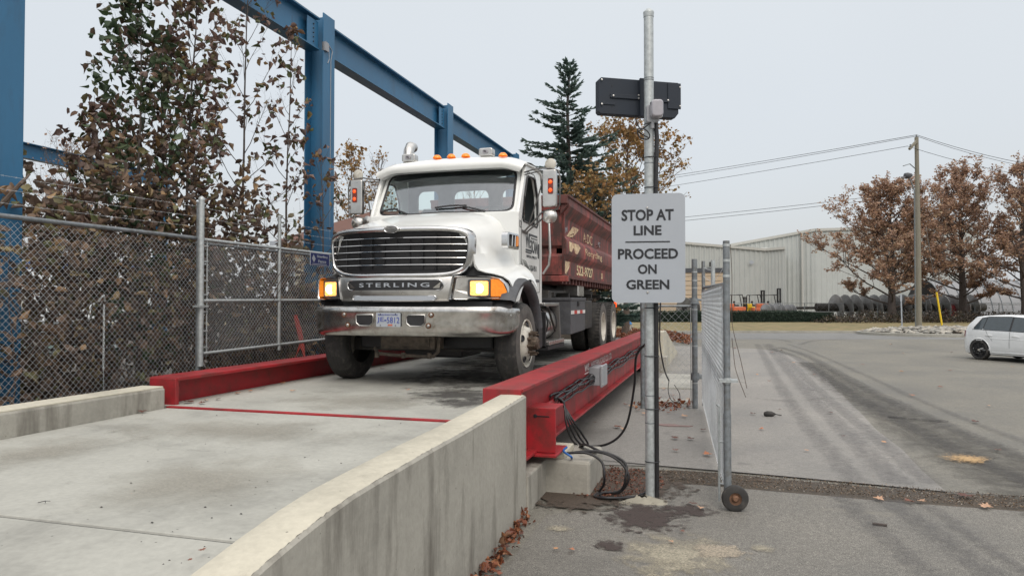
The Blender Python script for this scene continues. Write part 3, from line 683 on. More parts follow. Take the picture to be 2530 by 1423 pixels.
# mirrors
def mirror(s, x0, xm, spot=True):
    y = 1.42; z0, z1 = 2.29, 2.86
    h = MB().prism(rrect(xm-.095,xm+.095,z0+.05,z1-.02,.025), lambda a,b,t: (a, y+t, b), -.04, .05).build('side_mirror', M['steel'], truck, bevel=.012, smooth=40)
    MB().prism(rrect(xm-.035+.02*s,xm+.035+.02*s,z0+.22,z0+.43,.012), lambda a,b,t: (a, y-.04+t, b), -.012, 0).build('lamp_frame', M['lampbezel'], h)
    for z in (z0+.27, z0+.38): MB().lathe([(0,.026),(.008,.022),(.012,.001)], (xm+.02*s, y-.052, z), (0,-1,0), 14).build('mirror_lamp', M['redlamp'], h, smooth=60)
    br = MB()
    br.tube([(x0,1.60,2.86),(x0+.15*s,1.50,2.875),(xm-.1*s,y,2.87),(xm+.02*s,y-.01,2.86),(xm+.12*s,y,2.83),(xm+.145*s,y,2.72),(xm+.135*s,y,2.36),(xm+.10*s,y,2.30),(xm,y,2.295)], .011, 7)
    br.tube([(x0,1.62,2.83),(x0+.2*s,1.5,2.84),(xm,y,2.85)], .009, 6)
    br.tube([(xm-.02*s,y,2.30),(xm-.12*s,y+.03,2.27),(x0+.02*s,1.50,2.02)], .013, 7)
    br.tube([(xm+.02*s,y+.02,2.30),(xm-.08*s,y+.06,2.22),(x0+.02*s,1.62,2.02)], .012, 7)
    br.tube([(xm-.06*s,y+.0,2.84),(xm-.17*s,y+.04,2.5),(x0+.07*s,1.56,2.12)], .010, 6)
    br.tube([(x0,1.46,2.03),(x0+.02*s,1.66,2.02)], .022, 7)
    br.build('mirror_bracket', M['greymetal'], h, smooth=50)
    if spot:
        MB().lathe([(0,.001),(.0,.098),(.012,.1),(.035,.085),(.06,.05),(.065,.001)], (xm+.0,y+.02,2.215), (0,-1,0), 24).build('spot_mirror', M['steel'], h, smooth=30)
        MB().lathe([(0,.001),(.0,.075),(.02,.078),(.03,.06),(.033,.001)], (xm+.01,y+.02,2.92), (0,-1,0), 24).build('top_mirror', M['rim'], h, smooth=30)
        for a in (.75, -.75): MB().tube([(xm-.07*math.cos(a),y-.045,2.215+.07*math.sin(a)),(xm,y-.048,2.215)], .004, 5).build('spot_rib', M['rim'], h)
mirror(1, CX1, 1.435); mirror(-1, CX0, -1.47)
MB().lathe([(0,.001),(.0,.07),(.03,.07),(.05,.001)], (-1.30,1.44,2.24), (0,-1,0), 20).build('spot_mirror', M['steel'], truck, smooth=30)
# grab rail, door lettering
MB().tube([(CX1+.02,2.62,2.30),(CX1+.10,2.64,2.29),(CX1+.12,2.64,1.80),(CX1+.10,2.64,1.62),(CX1+.01,2.62,1.48)], .018, 8).build('grab_rail', M['steel'], truck, smooth=60)
ik = mat('door_lettering', (.04,.045,.05), .5)
def dtext(s, y0, y1, z0, z1, bold=.0): return text('door_lettering', s, ik, lambda a, b, t: (CX1+.002+t, y0+a, z0+b), y1-y0, z1-z0, side_r, bold)
dtext('WE', 1.66, 1.93, 1.82, 2.03, .02); dtext('SCAN', 1.95, 2.31, 1.76, 1.95, .02)
lg = MB().box(CX1, CX1+.004, 1.95, 2.31, 2.0, 2.03).box(CX1, CX1+.004, 1.95, 2.31, 1.965, 1.98).box(CX1, CX1+.004, 1.66, 1.96, 1.775, 1.80).box(CX1, CX1+.004, 1.66, 1.96, 1.745, 1.765); lg.build('door_logo_bar', ik, side_r)
dtext('DISPOSAL (1998) LTD.', 1.70, 2.28, 1.67, 1.72); dtext('604-526-9511', 1.73, 2.26, 1.50, 1.58, .01)
MB().box(CX1, CX1+.004, 2.22, 2.42, 1.345, 1.385).build('door_badge', M['grey_trim'], side_r)
text('fleet_number', '12', ik, lambda a, b, t: (CX1+.002+t, 1.325+a, 2.07+b), .10, .10, side_r, 0)
# side vent on the hood
vy0, vy1 = .72, 1.12
def vfn(a, b, t): return (1.045+.10*(a-.9)+t, a, b)
vt = MB(); o_ = rrect(vy0,vy1,1.74,1.95,.05); i_ = rrect(vy0+.04,vy1-.02,1.775,1.925,.03)
vt.loft([[vfn(a,b,-.06) for a,b in o_],[vfn(a,b,.02) for a,b in o_],[vfn(a,b,.025) for a,b in i_],[vfn(a,b,-.01) for a,b in i_]], closed=True)
v_ = vt.build('hood_vent', M['chrome'], truck, smooth=40)
MB().prism(i_, vfn, -.01, -.005).build('vent_recess', M['black'], v_)
for y in (.87,.97): MB().prism([(y,1.775),(y+.035,1.775),(y+.045,1.925),(y+.02,1.925)], vfn, -.005, .022).build('vent_fin', M['chrome'], v_, bevel=.004)
MB().prism([(1.03,1.78),(1.09,1.79),(1.10,1.85),(1.09,1.91),(1.04,1.925)], vfn, -.005, .03).build('side_marker', M['amber_dim'], v_, bevel=.008)
# ---- chassis behind the cab
ch = MB(); ch.box(-.55,-.42,1.0,9.6,.78,1.06); ch.box(.22,.35,1.0,9.6,.78,1.06)
for y in (3.0,4.4,5.8,7.9,9.2): ch.box(-.5,.3,y,y+.12,.8,1.0)
ch.build('chassis_rail', M['darkmetal'], truck)
hf = MB(); hf.box(-.75,-.6,2.9,9.8,1.10,1.32); hf.box(.40,.55,2.9,9.8,1.10,1.32); hf.box(-.7,.5,3.0,3.3,1.15,1.3); hf.box(-.95,.98,3.2,3.45,1.12,1.24)
for y in (4,5.2,6.4,7.6,8.8): hf.box(-.9,.9,y,y+.1,1.14,1.22)
hf.build('hoist_frame', M['darkmetal'], truck)
MB().tube([(.62,3.3,1.2),(.62,6.4,1.26)], .07, 12).build('hoist_cylinder', M['greymetal'], truck, smooth=50)
tk = MB().lathe([(0,.001),(0,.25),(.03,.27),(.9,.27),(.93,.25),(.93,.001)], (.82,2.55,.72), (0,1,0), 28).build('fuel_tank', M['steel'], truck, smooth=40)
for y in (2.68,3.3): MB().lathe([(0,.272),(0,.285),(.05,.285),(.05,.272)], (.82,y,.72), (0,1,0), 28).build('tank_strap', M['black'], tk)
MB().box(.72,1.10,2.5,3.5,.99,1.04).build('tank_top_plate', M['steel'], truck, bevel=.008)
sp = MB(); sp.box(.72,1.17,2.5,3.55,.40,.46)
sp.build('cab_step', M['steel'], truck, bevel=.008)
MB().prism([(2.5+.95,.44),(3.55,.44),(3.42,1.0),(3.36,1.0)], lambda a,b,t: (t, a, b), .70, 1.12).build('step_bracket', M['greymetal'], truck)
MB().tube([(1.12,2.6,.98),(1.12,3.1,.60)], .018).build('step_brace', M['darkmetal'], truck)
MB().box(.75,1.12,2.45,2.50,.36,.9).box(.6,1.16,2.45,3.6,.33,.39).build('step_frame', M['black'], truck)
tb = MB().prism([(3.95,1.10),(5.25,1.10),(5.25,.53),(3.95,.50)], lambda a,b,t: (t, a, b), .62, 1.20).build('tool_box', M['grey_trim'], truck, bevel=.01)
MB().box(.60,1.215,3.93,5.28,1.08,1.13).build('tool_box_lid', M['grey_trim'], tb, bevel=.006)
cr = mat('red_reflective', (.5,.03,.02), .4); cw = mat('white_reflective', (.7,.7,.68), .4)
for k in range(5): MB().box(1.20,1.205,3.97+k*.255,3.97+(k+1)*.255,.845,.905).build('reflective_strip', cw if k % 2 == 0 else cr, tb)
MB().box(1.20,1.23,4.5,4.62,.98,1.06).build('latch', M['black'], tb)
MB().box(.5,.62,3.6,6.4,.45,1.05).box(.55,1.10,5.35,6.6,.52,1.08).build('hydraulic_tank', M['darkmetal'], truck, bevel=.02)
MB().box(.50,.95,5.9,6.5,1.16,1.42).build('valve_cover', M['steel'], truck, bevel=.02)
MB().box(-1.35,-.7,3.0,6.3,.45,1.05).build('far_side_box', M['darkmetal'], truck, bevel=.02)
for s in (1,-1):
    MB().box(*(sorted((.55*s+(-.1 if s<0 else 0), 1.15*s))), 9.35, 9.38, .35, 1.05).build('mud_flap', M['black'], truck)
MB().box(-1.0,1.15,9.55,9.65,.85,1.0).build('rear_bar', M['darkmetal'], truck)
tl = MB().box(1.02,1.17,9.65,9.70,.92,1.05).build('tail_light', M['redlamp'], truck)
# ================================================================== ROLL-OFF CONTAINER on the truck
BINY0, BINL = 3.85, 6.3
bin_ = thing('dumpster', 'faded red roll-off container with cream lettering carried on the truck bed', 'dumpster', (TX, TY+BINY0, DECK))
bx0, bx1 = -1.34, 1.19
# side section: z -> inset from the widest line
sec = [(2.84,.02),(2.70,.02),(2.66,.04),(2.52,.16),(2.44,.17),(2.22,.17),(2.13,.075),(2.10,.065),(1.92,.065),(1.88,.075),(1.78,.16),(1.52,.16)]
for s, xo in ((1,bx1),(-1,bx0)):
    mb = MB()
    for zt, i0 in ((0,0),):
        mb.loft([[(xo-ins*s, y, z) for y in np.linspace(.10, BINL, 12)] for z, ins in sec] + [[(xo-.24*s, y, 1.52) for y in np.linspace(.10, BINL, 12)]] + [[(xo-.24*s, y, 2.70) for y in np.linspace(.10, BINL, 12)]])
    w = mb.build('side_wall', M['binred'], bin_, smooth=25)
    MB().loft([[(xo-ins*s, y, z) for z, ins in sec] + [(xo-.24*s, y, 1.52), (xo-.24*s, y, 2.70)] for y in (.10,.101)], closed=True, caps=True).build('wall_end_plate', M['binred'], w)
    MB().box(min(xo+.01*s,xo-.14*s), max(xo+.01*s,xo-.14*s), 0, BINL, 2.83, 2.875).build('top_rail', M['binrust'], w, bevel=.01)
    for y in (.9,2.2,3.6): MB().tube([(xo-.16*s,y,2.27),(xo-.10*s,y,2.29),(xo-.10*s,y,2.23),(xo-.16*s,y,2.22)], .009, 6).build('tarp_hook', M['binrust'], w)
fw = MB(); n = 2
zs = [(2.84,0),(2.62,0),(2.60,.06),(2.02,.06),(1.97,.10),(1.88,.10),(1.83,.06),(1.52,.06)]
fw.loft([[(x, y_, z) for x in (bx0+.14, (bx0+bx1)/2, bx1-.14)] for z, y_ in zs]); fw.box(bx0+.1,bx1-.1,.11,.15,1.52,2.8)
f_ = fw.build('front_wall', M['binred'], bin_)
MB().box(bx0+.02,bx1-.02,-.04,.10,2.72,2.87).build('front_rail', M['binrust'], f_, bevel=.01)
for s, xo in ((1,bx1),(-1,bx0)): MB().prism([(xo-.01*s,2.72),(xo-.15*s,2.55),(xo-.15*s,2.72)], lambda a,b,t: (a, t, b), .0, .09).build('corner_gusset', M['binrust'], f_)
MB().box(bx1-.40,bx1-.26,.052,.058,2.42,2.52).build('serial_plate', M['cream'], f_)
MB().box(bx0+.14,bx1-.14,BINL-.05,BINL,1.52,2.8).build('tailgate', M['binred'], bin_)
MB().box(bx0+.14,bx1-.14,.1,BINL,1.47,1.52).build('floor_plate', M['binrust'], bin_)
MB().box(bx0+.10,bx1-.02,.0,.14,1.40,1.50).build('front_sill', M['binred'], bin_, bevel=.01)
cm = MB()
for k in range(20): cm.box(bx0+.2,bx1-.17,.25+k*.30,.33+k*.30,1.37,1.47)
cm.build('cross_member', M['binrust'], bin_)
MB().box(-.62,-.50,.0,BINL,1.30,1.40).box(.30,.42,.0,BINL,1.30,1.40).build('long_sill', M['darkmetal'], bin_)
wr = [o for o in bin_.children if o.name.startswith('side_wall')][0]
def bt(name, s, y, z, w, h, ins, m, bold=.0, shear=0): return text(name, s, m, lambda a, b, t: (bx1-ins+.003+t, y+a, z+b), w, h, wr, bold, .003, shear)
bt('painted_lettering', 'A.DC', 2.15, 2.25, 1.05, .19, .17, M['creamworn'])
bt('painted_lettering', 'Recycling', 1.85, 1.925, 2.0, .16, .065, M['creamworn'])
bt('painted_lettering', '522-9727', 1.45, 1.56, 1.75, .19, .16, M['cream'], .01)
bt('painted_lettering', '25', 4.3, 1.58, .22, .12, .16, M['cream']); bt('painted_lettering', 'EC', 3.95, 2.29, .28, .10, .17, M['signwhite'])
bt('chalk_mark', '35 yd', .22, 2.27, .42, .13, .17, M['signwhite'], 0)
for pts, ins in (([(1.15,2.45),(1.75,2.45),(1.10,2.23),(.60,2.225)], .17), ([(.30,2.10),(1.15,2.105),(1.35,2.06),(1.05,1.925),(.85,1.925),(.70,2.02),(.52,1.93),(.36,1.94)], .065), ([(.25,1.77),(.85,1.775),(.75,1.66),(.50,1.54),(.35,1.58),(.24,1.66)], .16)):
    MB().prism(pts, lambda a, b, t: (bx1-ins+.002+t, a, b), 0, .002).build('arrow_mark', M['creamworn'], wr)
# ================================================================== GROUND
lot = asphalt('lot_asphalt', (.168,.160,.137), .30, .55, patch=(.20,.185,.15), soft=.35)
newer = asphalt('smooth_asphalt', (.235,.225,.208), .18, .5, patch=(.145,.14,.135), soft=.9)
apron_m = asphalt('apron_asphalt', (.158,.150,.133), .55, .4, patch=(.20,.185,.15), soft=.8)
road_m = asphalt('road_asphalt', (.17,.17,.165), .15, .3)
soil_m = asphalt('soil', (.062,.048,.034), .6, .7, patch=(.11,.075,.045), soft=5)
grass_m = mat('dry_grass', (.22,.165,.085), .95, var=.35, scale=.8, dirt=(.12,.13,.05), dirt_amt=.6, dscale=1.5, bump=.6, bscale=30)
kerb_m = concrete('kerb_concrete', (.34,.33,.29), streak=False)
def sheet(name, pts, z, m, kind='structure'):
    o = MB().add([(p[0], p[1], z) for p in pts], [tuple(range(len(pts)))]).build(name, m, fix=False)
    if o.data.polygons[0].normal.z < 0: o.data.flip_normals()
    return tag(o, kind=kind)
sheet('ground', [(-900,-60),(900,-60),(900,1500),(-900,1500)], -.004, lot)
P = lambda u, v: G(u, v)
def strip(name, pix, w0, w1, z, m, jitter=0, n=40):
    pts = [P(*p) for p in pix]; out = []
    segs = []
    for i in range(len(pts)-1):
        for k in range(n//(len(pts)-1)+1):
            t = k/(n//(len(pts)-1)+1); p0 = pts[max(i-1,0)]; p1 = pts[i]; p2 = pts[i+1]; p3 = pts[min(i+2,len(pts)-1)]
            segs.append(.5*((2*p1)+(p2-p0)*t+(2*p0-5*p1+4*p2-p3)*t*t+(3*p1-p0-3*p2+p3)*t**3))
    segs.append(pts[-1]); a = []; b = []
    for i, p in enumerate(segs):
        t = (segs[min(i+1,len(segs)-1)]-segs[max(i-1,0)]).normalized(); nrm = Vector((-t.y, t.x, 0)); w = w0+(w1-w0)*i/len(segs)
        a.append(p+nrm*(w/2+random.uniform(-jitter,jitter))+Vector((0,0,z))); b.append(p-nrm*(w/2+random.uniform(-jitter,jitter))+Vector((0,0,z)))
    cols = [[pa.lerp(pb, q) for pa, pb in zip(a, b)] for q in (0,.25,.5,.75,1)]
    mb = MB().loft(cols); o = mb.build(name, m, fix=False)
    at = o.data.attributes.new("edge_fade", 'FLOAT', 'POINT'); nn_ = len(a)
    for i in range(len(o.data.vertices)): at.data[i].value = (0,.8,1,.8,0)[i // nn_]
    if o.data.polygons[0].normal.z < 0: o.data.flip_normals()
    return tag(o, kind='structure')
# smoother asphalt lane, its ragged edge on the right
edge = [(2335,1213),(2275,1160),(2225,1110),(2165,1060),(2120,1015),(2085,980),(2065,960),(2045,938),(2020,915),(1995,893),(1965,880),(1930,870),(1880,862)]
sheet('lane', [P(1300,1142)]+[P(1640,1150),P(1900,1172),P(2150,1195)]+[P(u+random.uniform(-4,4),v) for u,v in edge]+[P(1640,853),P(1480,853)], .004, newer)
sheet('apron', [P(1225,1440),P(1290,1345),P(1350,1270),P(1420,1262),P(1500,1262),P(1575,1240),P(1640,1192),P(1720,1196),P(1850,1207),P(2000,1220),P(2200,1238),P(2530,1262),P(2900,1290),P(3500,1335),P(4200,1388)]+[Vector((12,1.0,0)),Vector((12,-8,0)),Vector((-1.35,-8,0)),Vector((-1.35,2,0))], .006, apron_m)
strip('dirt_strip', [(1330,1215),(1480,1200),(1600,1175),(1750,1180),(1900,1194),(2100,1212),(2300,1228),(2530,1245),(2760,1262),(3300,1300),(4200,1370)], .62, .45, .0015, soil_m, .02, 70)
strip('pavement_joint', [(1480,1136),(1640,1151),(1900,1173),(2150,1196),(2335,1214),(2530,1226),(2760,1238),(3300,1272),(4200,1335)], .022, .022, .010, mat('dark_joint', (.015,.013,.012), .9), .004, 60)  # joint drawn as a thin near-black line
# tyre marks
def markmat(name, col, lo=.42, hi=.62, amt=.6, sc=5, fade=False):
    m, nt, b = nodes_of(name); b.inputs["Roughness"].default_value = .8
    cc_ = _ramp(nt, _noise(nt, 70, 4, rough=.7), [(.35, tuple(x*.5 for x in col)), (.5, col), (.65, tuple(x*1.6 for x in col))]); nt.links.new(cc_, b.inputs["Base Color"])
    fac = _noise(nt, sc, 8, rough=.72)
    if fade:
        t_ = nt.nodes.new("ShaderNodeTexCoord"); s1 = nt.nodes.new("ShaderNodeVectorMath"); s1.operation = 'SUBTRACT'; s1.inputs[1].default_value = (.5,.5,0); mz = nt.nodes.new('ShaderNodeVectorMath'); mz.operation = 'MULTIPLY'; mz.inputs[1].default_value = (1,1,0); nt.links.new(t_.outputs["Generated"], mz.inputs[0]); nt.links.new(mz.outputs[0], s1.inputs[0])
        ln = nt.nodes.new("ShaderNodeVectorMath"); ln.operation = 'LENGTH'; nt.links.new(s1.outputs[0], ln.inputs[0])
        mr = nt.nodes.new("ShaderNodeMapRange"); mr.inputs[1].default_value = .05; mr.inputs[2].default_value = .5; mr.inputs[3].default_value = .16; mr.inputs[4].default_value = -.30; nt.links.new(ln.outputs["Value"], mr.inputs[0])
        ad = nt.nodes.new("ShaderNodeMath"); ad.operation = 'ADD'; nt.links.new(fac, ad.inputs[0]); nt.links.new(mr.outputs[0], ad.inputs[1]); fac = ad.outputs[0]
    if fade is None:
        at_ = nt.nodes.new("ShaderNodeAttribute"); at_.attribute_name = "edge_fade"; mr = nt.nodes.new("ShaderNodeMapRange"); mr.inputs[3].default_value = -.28; mr.inputs[4].default_value = .06; nt.links.new(at_.outputs["Fac"], mr.inputs[0])
        ad = nt.nodes.new("ShaderNodeMath"); ad.operation = 'ADD'; nt.links.new(fac, ad.inputs[0]); nt.links.new(mr.outputs[0], ad.inputs[1]); fac = ad.outputs[0]
    a = _ramp(nt, fac, [(lo, (0,0,0)), (hi, g3(amt))]); tr = nt.nodes.new("ShaderNodeBsdfTransparent")
    mx = nt.nodes.new("ShaderNodeMixShader"); out = [x for x in nt.nodes if x.type == 'OUTPUT_MATERIAL'][0]
    nt.links.new(a, mx.inputs[0]); nt.links.new(tr.outputs[0], mx.inputs[1]); nt.links.new(b.outputs[0], mx.inputs[2]); nt.links.new(mx.outputs[0], out.inputs[0]); return m
tm = markmat('tyre_mark', (.06,.058,.06), .32, .68, .42, 11, None)
tm2 = markmat('faint_tyre_mark', (.08,.078,.085), .34, .72, .34, 11, None)
for i, (px, w, m_) in enumerate([
    ([(1905,862),(1960,880),(2030,925),(2120,985),(2230,1045),(2400,1130),(2700,1260)], .46, tm),
    ([(1925,858),(1985,876),(2060,915),(2160,970),(2290,1030),(2500,1120),(2800,1230)], .46, tm),
    ([(1945,850),(2010,872),(2110,915),(2240,975),(2420,1050),(2700,1150)], .26, tm2),
    ([(1870,850),(1890,885),(1930,960),(1985,1040),(2060,1130),(2110,1190)], .40, tm2),
    ([(1890,850),(1925,890),(1985,960),(2060,1040),(2150,1130),(2220,1195)], .45, tm2),
    ([(1900,850),(1945,890),(2015,960),(2110,1040),(2220,1130),(2300,1195)], .36, tm2),
    ([(2070,1225),(2140,1290),(2230,1370),(2320,1450)], .30, tm2),
    ([(2190,1235),(2280,1300),(2390,1380),(2480,1450)], .34, tm2),
    ([(2290,1250),(2390,1320),(2520,1410),(2600,1470)], .22, tm2),
    ([(1955,845),(1910,838),(1800,836)], .5, tm2), ([(1975,852),(2010,842),(2080,838)], .4, tm2),
    ]): strip('tyre_track', px, w, w, .0105+.001*i, m_, .02)
strip('oil_stain', [(2190,1030),(2260,1036),(2340,1042)], .22, .18, .022, markmat('oil_stain', (.03,.026,.024), .36, .6, .8, 9, None), .03)
strip('tyre_wear', [(1990,895),(2120,975),(2280,1065),(2500,1170),(2760,1290)], .9, 1.9, .009, markmat('tyre_wear', (.085,.08,.07), .30, .62, .55, 5, None), .05)
strip('crack', [(1860,985),(1960,992),(2060,985),(2200,1010)], .015, .01, .024, mat('crack', (.03,.028,.026), .9), .01)
strip('crack', [(1880,955),(1990,962),(2040,967)], .015, .01, .025, M['ink'], .01)
dk_ = markmat('deck_grime_shade', (.06,.056,.052), .34, .62, .75, 4, True)
# pale concrete splash and bark mulch by the pole
def blob(name, u, v, ru, rv, z, m, seed, n=40, jag=.25):
    r = random.Random(seed); ph = [r.uniform(0,6.28) for _ in range(4)]
    pts = []
    for k in range(n):
        a = 2*math.pi*k/n; q = 1 + jag*(.5*math.sin(3*a+ph[0])+.35*math.sin(5*a+ph[1])+.25*math.sin(9*a+ph[2])+.2*r.uniform(-1,1))
        pts.append(P(u+ru*q*math.cos(a), v+rv*q*math.sin(a)))
    return sheet(name, pts, z, m)
pale = markmat('pale_cement_spill', (.33,.30,.23), .42, .66, .8, 5, True)
blob('cement_stain', 1660, 1375, 260, 85, .010, pale, 3); blob('cement_stain', 1770, 1360, 75, 22, .011, markmat('cement_patch', (.36,.31,.24), .30, .42, .7, 8, True), 8); blob('cement_stain', 1640, 1405, 150, 30, .0115, pale, 31)
blob('cement_stain', 1375, 1305, 60, 16, .012, pale, 4); blob('cement_stain', 1880, 1352, 50, 14, .0125, pale, 5)
ws_ = markmat('wet_soil', (.05,.036,.032), .44, .56, .9, 9, True)
blob('dirt_patch', 1600, 1288, 165, 62, .013, ws_, 6); blob('dirt_patch', 1500, 1345, 70, 22, .0135, ws_, 16)
blob('dirt_patch', 1700, 1262, 130, 34, .014, markmat('wet_soil_thin', (.05,.036,.032), .50, .6, .85, 12, True), 9)
sm_ = markmat('soft_soil', (.062,.046,.034), .30, .40, 1.0, 9, True)
blob('dirt_patch', 1430, 1222, 160, 50, .0155, sm_, 10, jag=.12)
blob('soil_patch', 1560, 1200, 190, 46, .0165, sm_, 19, jag=.15)
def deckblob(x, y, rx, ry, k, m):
    return tag(MB().add([(x+rx*math.cos(t)*(1+.2*math.sin(3*t+k)), y+ry*math.sin(t)*(1+.2*math.cos(2*t+k)), DECK+.003+.0007*k) for t in np.linspace(0,2*math.pi,33)[:-1]], [tuple(range(32))]).build('deck_stain_and_shade', m, fix=False), kind='structure')
deckblob(-3.4, 9.8, 1.5, 2.6, 1, dk_); deckblob(-3.0, 7.6, .9, .8, 2, dk_); deckblob(-3.7, 14, 1.4, 4, 3, dk_); deckblob(-2.5, 7.0, .5, .5, 4, dk_)  # oil and grime, plus the truck's under-shade painted onto the deck
wet_ = markmat('damp_patch', (.28,.26,.215), .34, .66, .4, 1.6, True)
deckblob(-3.6, 5.0, 1.6, .7, 5, wet_); deckblob(-4.6, 3.8, .7, 1.2, 6, wet_); deckblob(-3.0, 3.5, .8, 1.0, 7, wet_); deckblob(-3.9, 6.8, 1.3, .8, 8, wet_)
blob('sawdust_stain', 2370, 1134, 85, 17, .024, markmat('sawdust', (.50,.33,.16), .40, .62, .8, 26, True), 44)
# far side: road, verge, kerbs (parallel to the street)
def Wd(lat, d, z=0): return Vector((lat*CA-d*SA, lat*SA+d*CA, z))
def slab(name, lat0, lat1, d0, d1, z0, z1, m, **k):
    mb = MB(); vs = [Wd(lat0,d0,z0),Wd(lat1,d0,z0),Wd(lat1,d1,z0),Wd(lat0,d1,z0),Wd(lat0,d0,z1),Wd(lat1,d0,z1),Wd(lat1,d1,z1),Wd(lat0,d1,z1)]
    return mb.add(vs, [(0,3,2,1),(4,5,6,7),(0,1,5,4),(1,2,6,5),(2,3,7,6),(3,0,4,7)]).build(name, m, **k)
tag(slab('road', -120, 160, 35.2, 42.4, -.2, .004, road_m), kind='structure')
tag(slab('kerb', -120, 160, 42.4, 42.65, -.2, .13, kerb_m), kind='structure')
tag(slab('grass_verge', -120, 160, 42.65, 72, -.2, .11, grass_m), kind='structure')
tag(slab('yard_ground', -300, 300, 72, 400, -.2, .10, mat('yard_gravel', (.22,.21,.19), .9, var=.2)), kind='structure')
# left bank behind the fence
tag(MB().box(-60, -5.95, -5, 34, -.3, .55).build('bank', soil_m), kind='structure')

# ================================================================== RAMP AND SCALE
slabm = M['slab']
ramp = MB().box(-5.34,-1.95,2.70,5.86,.3,.815).build('ramp_slab', slabm, bevel=.012); tag(ramp, kind='structure')
r2 = MB().add([(-5.34,-3,.45),(-1.75,-3,.45),(-1.75,2.672,.812),(-5.34,2.672,.812)], [(0,1,2,3)]).build('ramp_lower_slab', slabm); tag(r2, kind='structure')
jt = MB().box(-5.34,-1.85,2.672,2.70,.5,.803).build('slab_joint', M['ink']); tag(jt, kind='structure')
# right ramp wall, slightly flared towards the camera
def wall_x(y): return -1.60 - .045*max(0, y-4.5)
wl = thing('ramp_wall', 'long low concrete ramp wall running from the bottom edge to the near red beam', 'wall', (0,0,0))
ysw = [6.12, 5.6, 5.0, 4.4, 3.8, 3.4, 3.1, 2.9, 2.7, 2.5, 2.3, 2.1, 1.9, 1.7, 1.4, 1.1, .6, -.5]
def wtop(y): return float(np.interp(y, [-.5,.6,1.2,1.7,2.14,2.39,2.65,2.9,3.2,3.8,4.6,6.2], [.35,.58,.71,.81,.905,.948,.985,1.008,1.018,1.034,1.045,1.048]))
mb = MB()
mb.loft([[(wall_x(y), y, -.1), (wall_x(y), y, wtop(y)-.022), (wall_x(y)-.014, y, wtop(y)-.006)] for y in ysw]); mb.loft([[(wall_x(y)-.25, y, wtop(y)-.02),(wall_x(y)-.25, y, .1)] for y in ysw])
mb.add([(wall_x(6.12),6.12,-.1),(wall_x(6.12),6.12,1.023),(wall_x(6.12)-.25,6.12,1.023),(wall_x(6.12)-.25,6.12,-.1)], [(0,1,2,3)])
mb.build('wall_face', M['concrete'], wl, smooth=30)
jr = random.Random(3); J = lambda s: jr.uniform(-s, s)
MB().loft([[(wall_x(y)-.014+J(.003), y, wtop(y)-.006+J(.003)), (wall_x(y)-.035+J(.006), y, wtop(y)), (wall_x(y)-.13, y, wtop(y)+.003), (wall_x(y)-.225, y, wtop(y)), (wall_x(y)-.25, y, wtop(y)-.02)] for y in np.interp(np.linspace(0,17,220), range(18), ysw)]).build('wall_cap', M['concrete_top'], wl, smooth=50)
ft = MB().box(-2.2,-1.655,6.125,6.9,-.1,.33).build('footing', M['concrete'], wl, bevel=.015)
pr = thing('ramp_parapet', 'low concrete kerb wall on the fence side of the ramp', 'wall', (-5.34,5.84,0))
pp = MB(); pp.box(-.28,0,-9,0,.3,1.02); pp.build('wall_face', M['concrete'], pr, bevel=.02)
MB().box(-.268,-.012,-9,-.012,1.015,1.035).build('wall_cap', M['concrete_top'], pr, bevel=.008)
# foundation block with bearing plate
fb = thing('foundation_block', 'square concrete pier carrying the near corner of the red beam', 'block', (-1.22,6.8,0))
MB().box(-.62,0,0,.78,-.1,.335).build('pier', M['concrete'], fb, bevel=.03)
MB().box(-.58,-.26,.04,.50,.335,.405).build('bearing_pad', M['concrete_top'], fb, bevel=.01)
# scale
SY0, SY1 = 6.05, 18.9
sc = thing('truck_scale', 'red steel weighbridge with side beams and concrete deck under the truck', 'truck scale', (0,0,0))
def ibeam(mb, x0, x1, y0, y1, z0, z1, web, tf=.03):
    mb.box(x0,x1,y0,y1,z1-tf,z1).box(x0,x1,y0,y1,z0,z0+tf).box(web-.012,web+.012,y0,y1,z0+tf,z1-tf); return mb
rb = MB(); rb.box(-2.06,-1.70,SY0+.06,SY1,1.065,1.10).box(-1.98,-1.70,SY0+.06,SY1,.43,.46).box(-1.815,-1.79,SY0+.06,SY1,.46,1.065)
rb.box(-2.07,-1.71,SY0+.03,SY0+.06,.50,1.098)
rbo = rb.build('side_beam', M['red'], sc, bevel=.006)
lb = MB(); lb.box(-5.70,-5.35,SY0-.03,SY1,1.065,1.10).box(-5.66,-5.38,SY0,SY1,.43,.46).box(-5.56,-5.53,SY0,SY1,.46,1.065).box(-5.69,-5.36,SY0-.05,SY0,.46,1.09)
lb.build('side_beam', M['red'], sc, bevel=.006)
MB().box(-5.52,-1.88,5.93,SY1,.60,.822).build('scale_deck', slabm, sc)
MB().box(-5.36,-2.0,5.868,5.925,.60,.828).build('deck_edge_strip', M['red'], sc, bevel=.004)
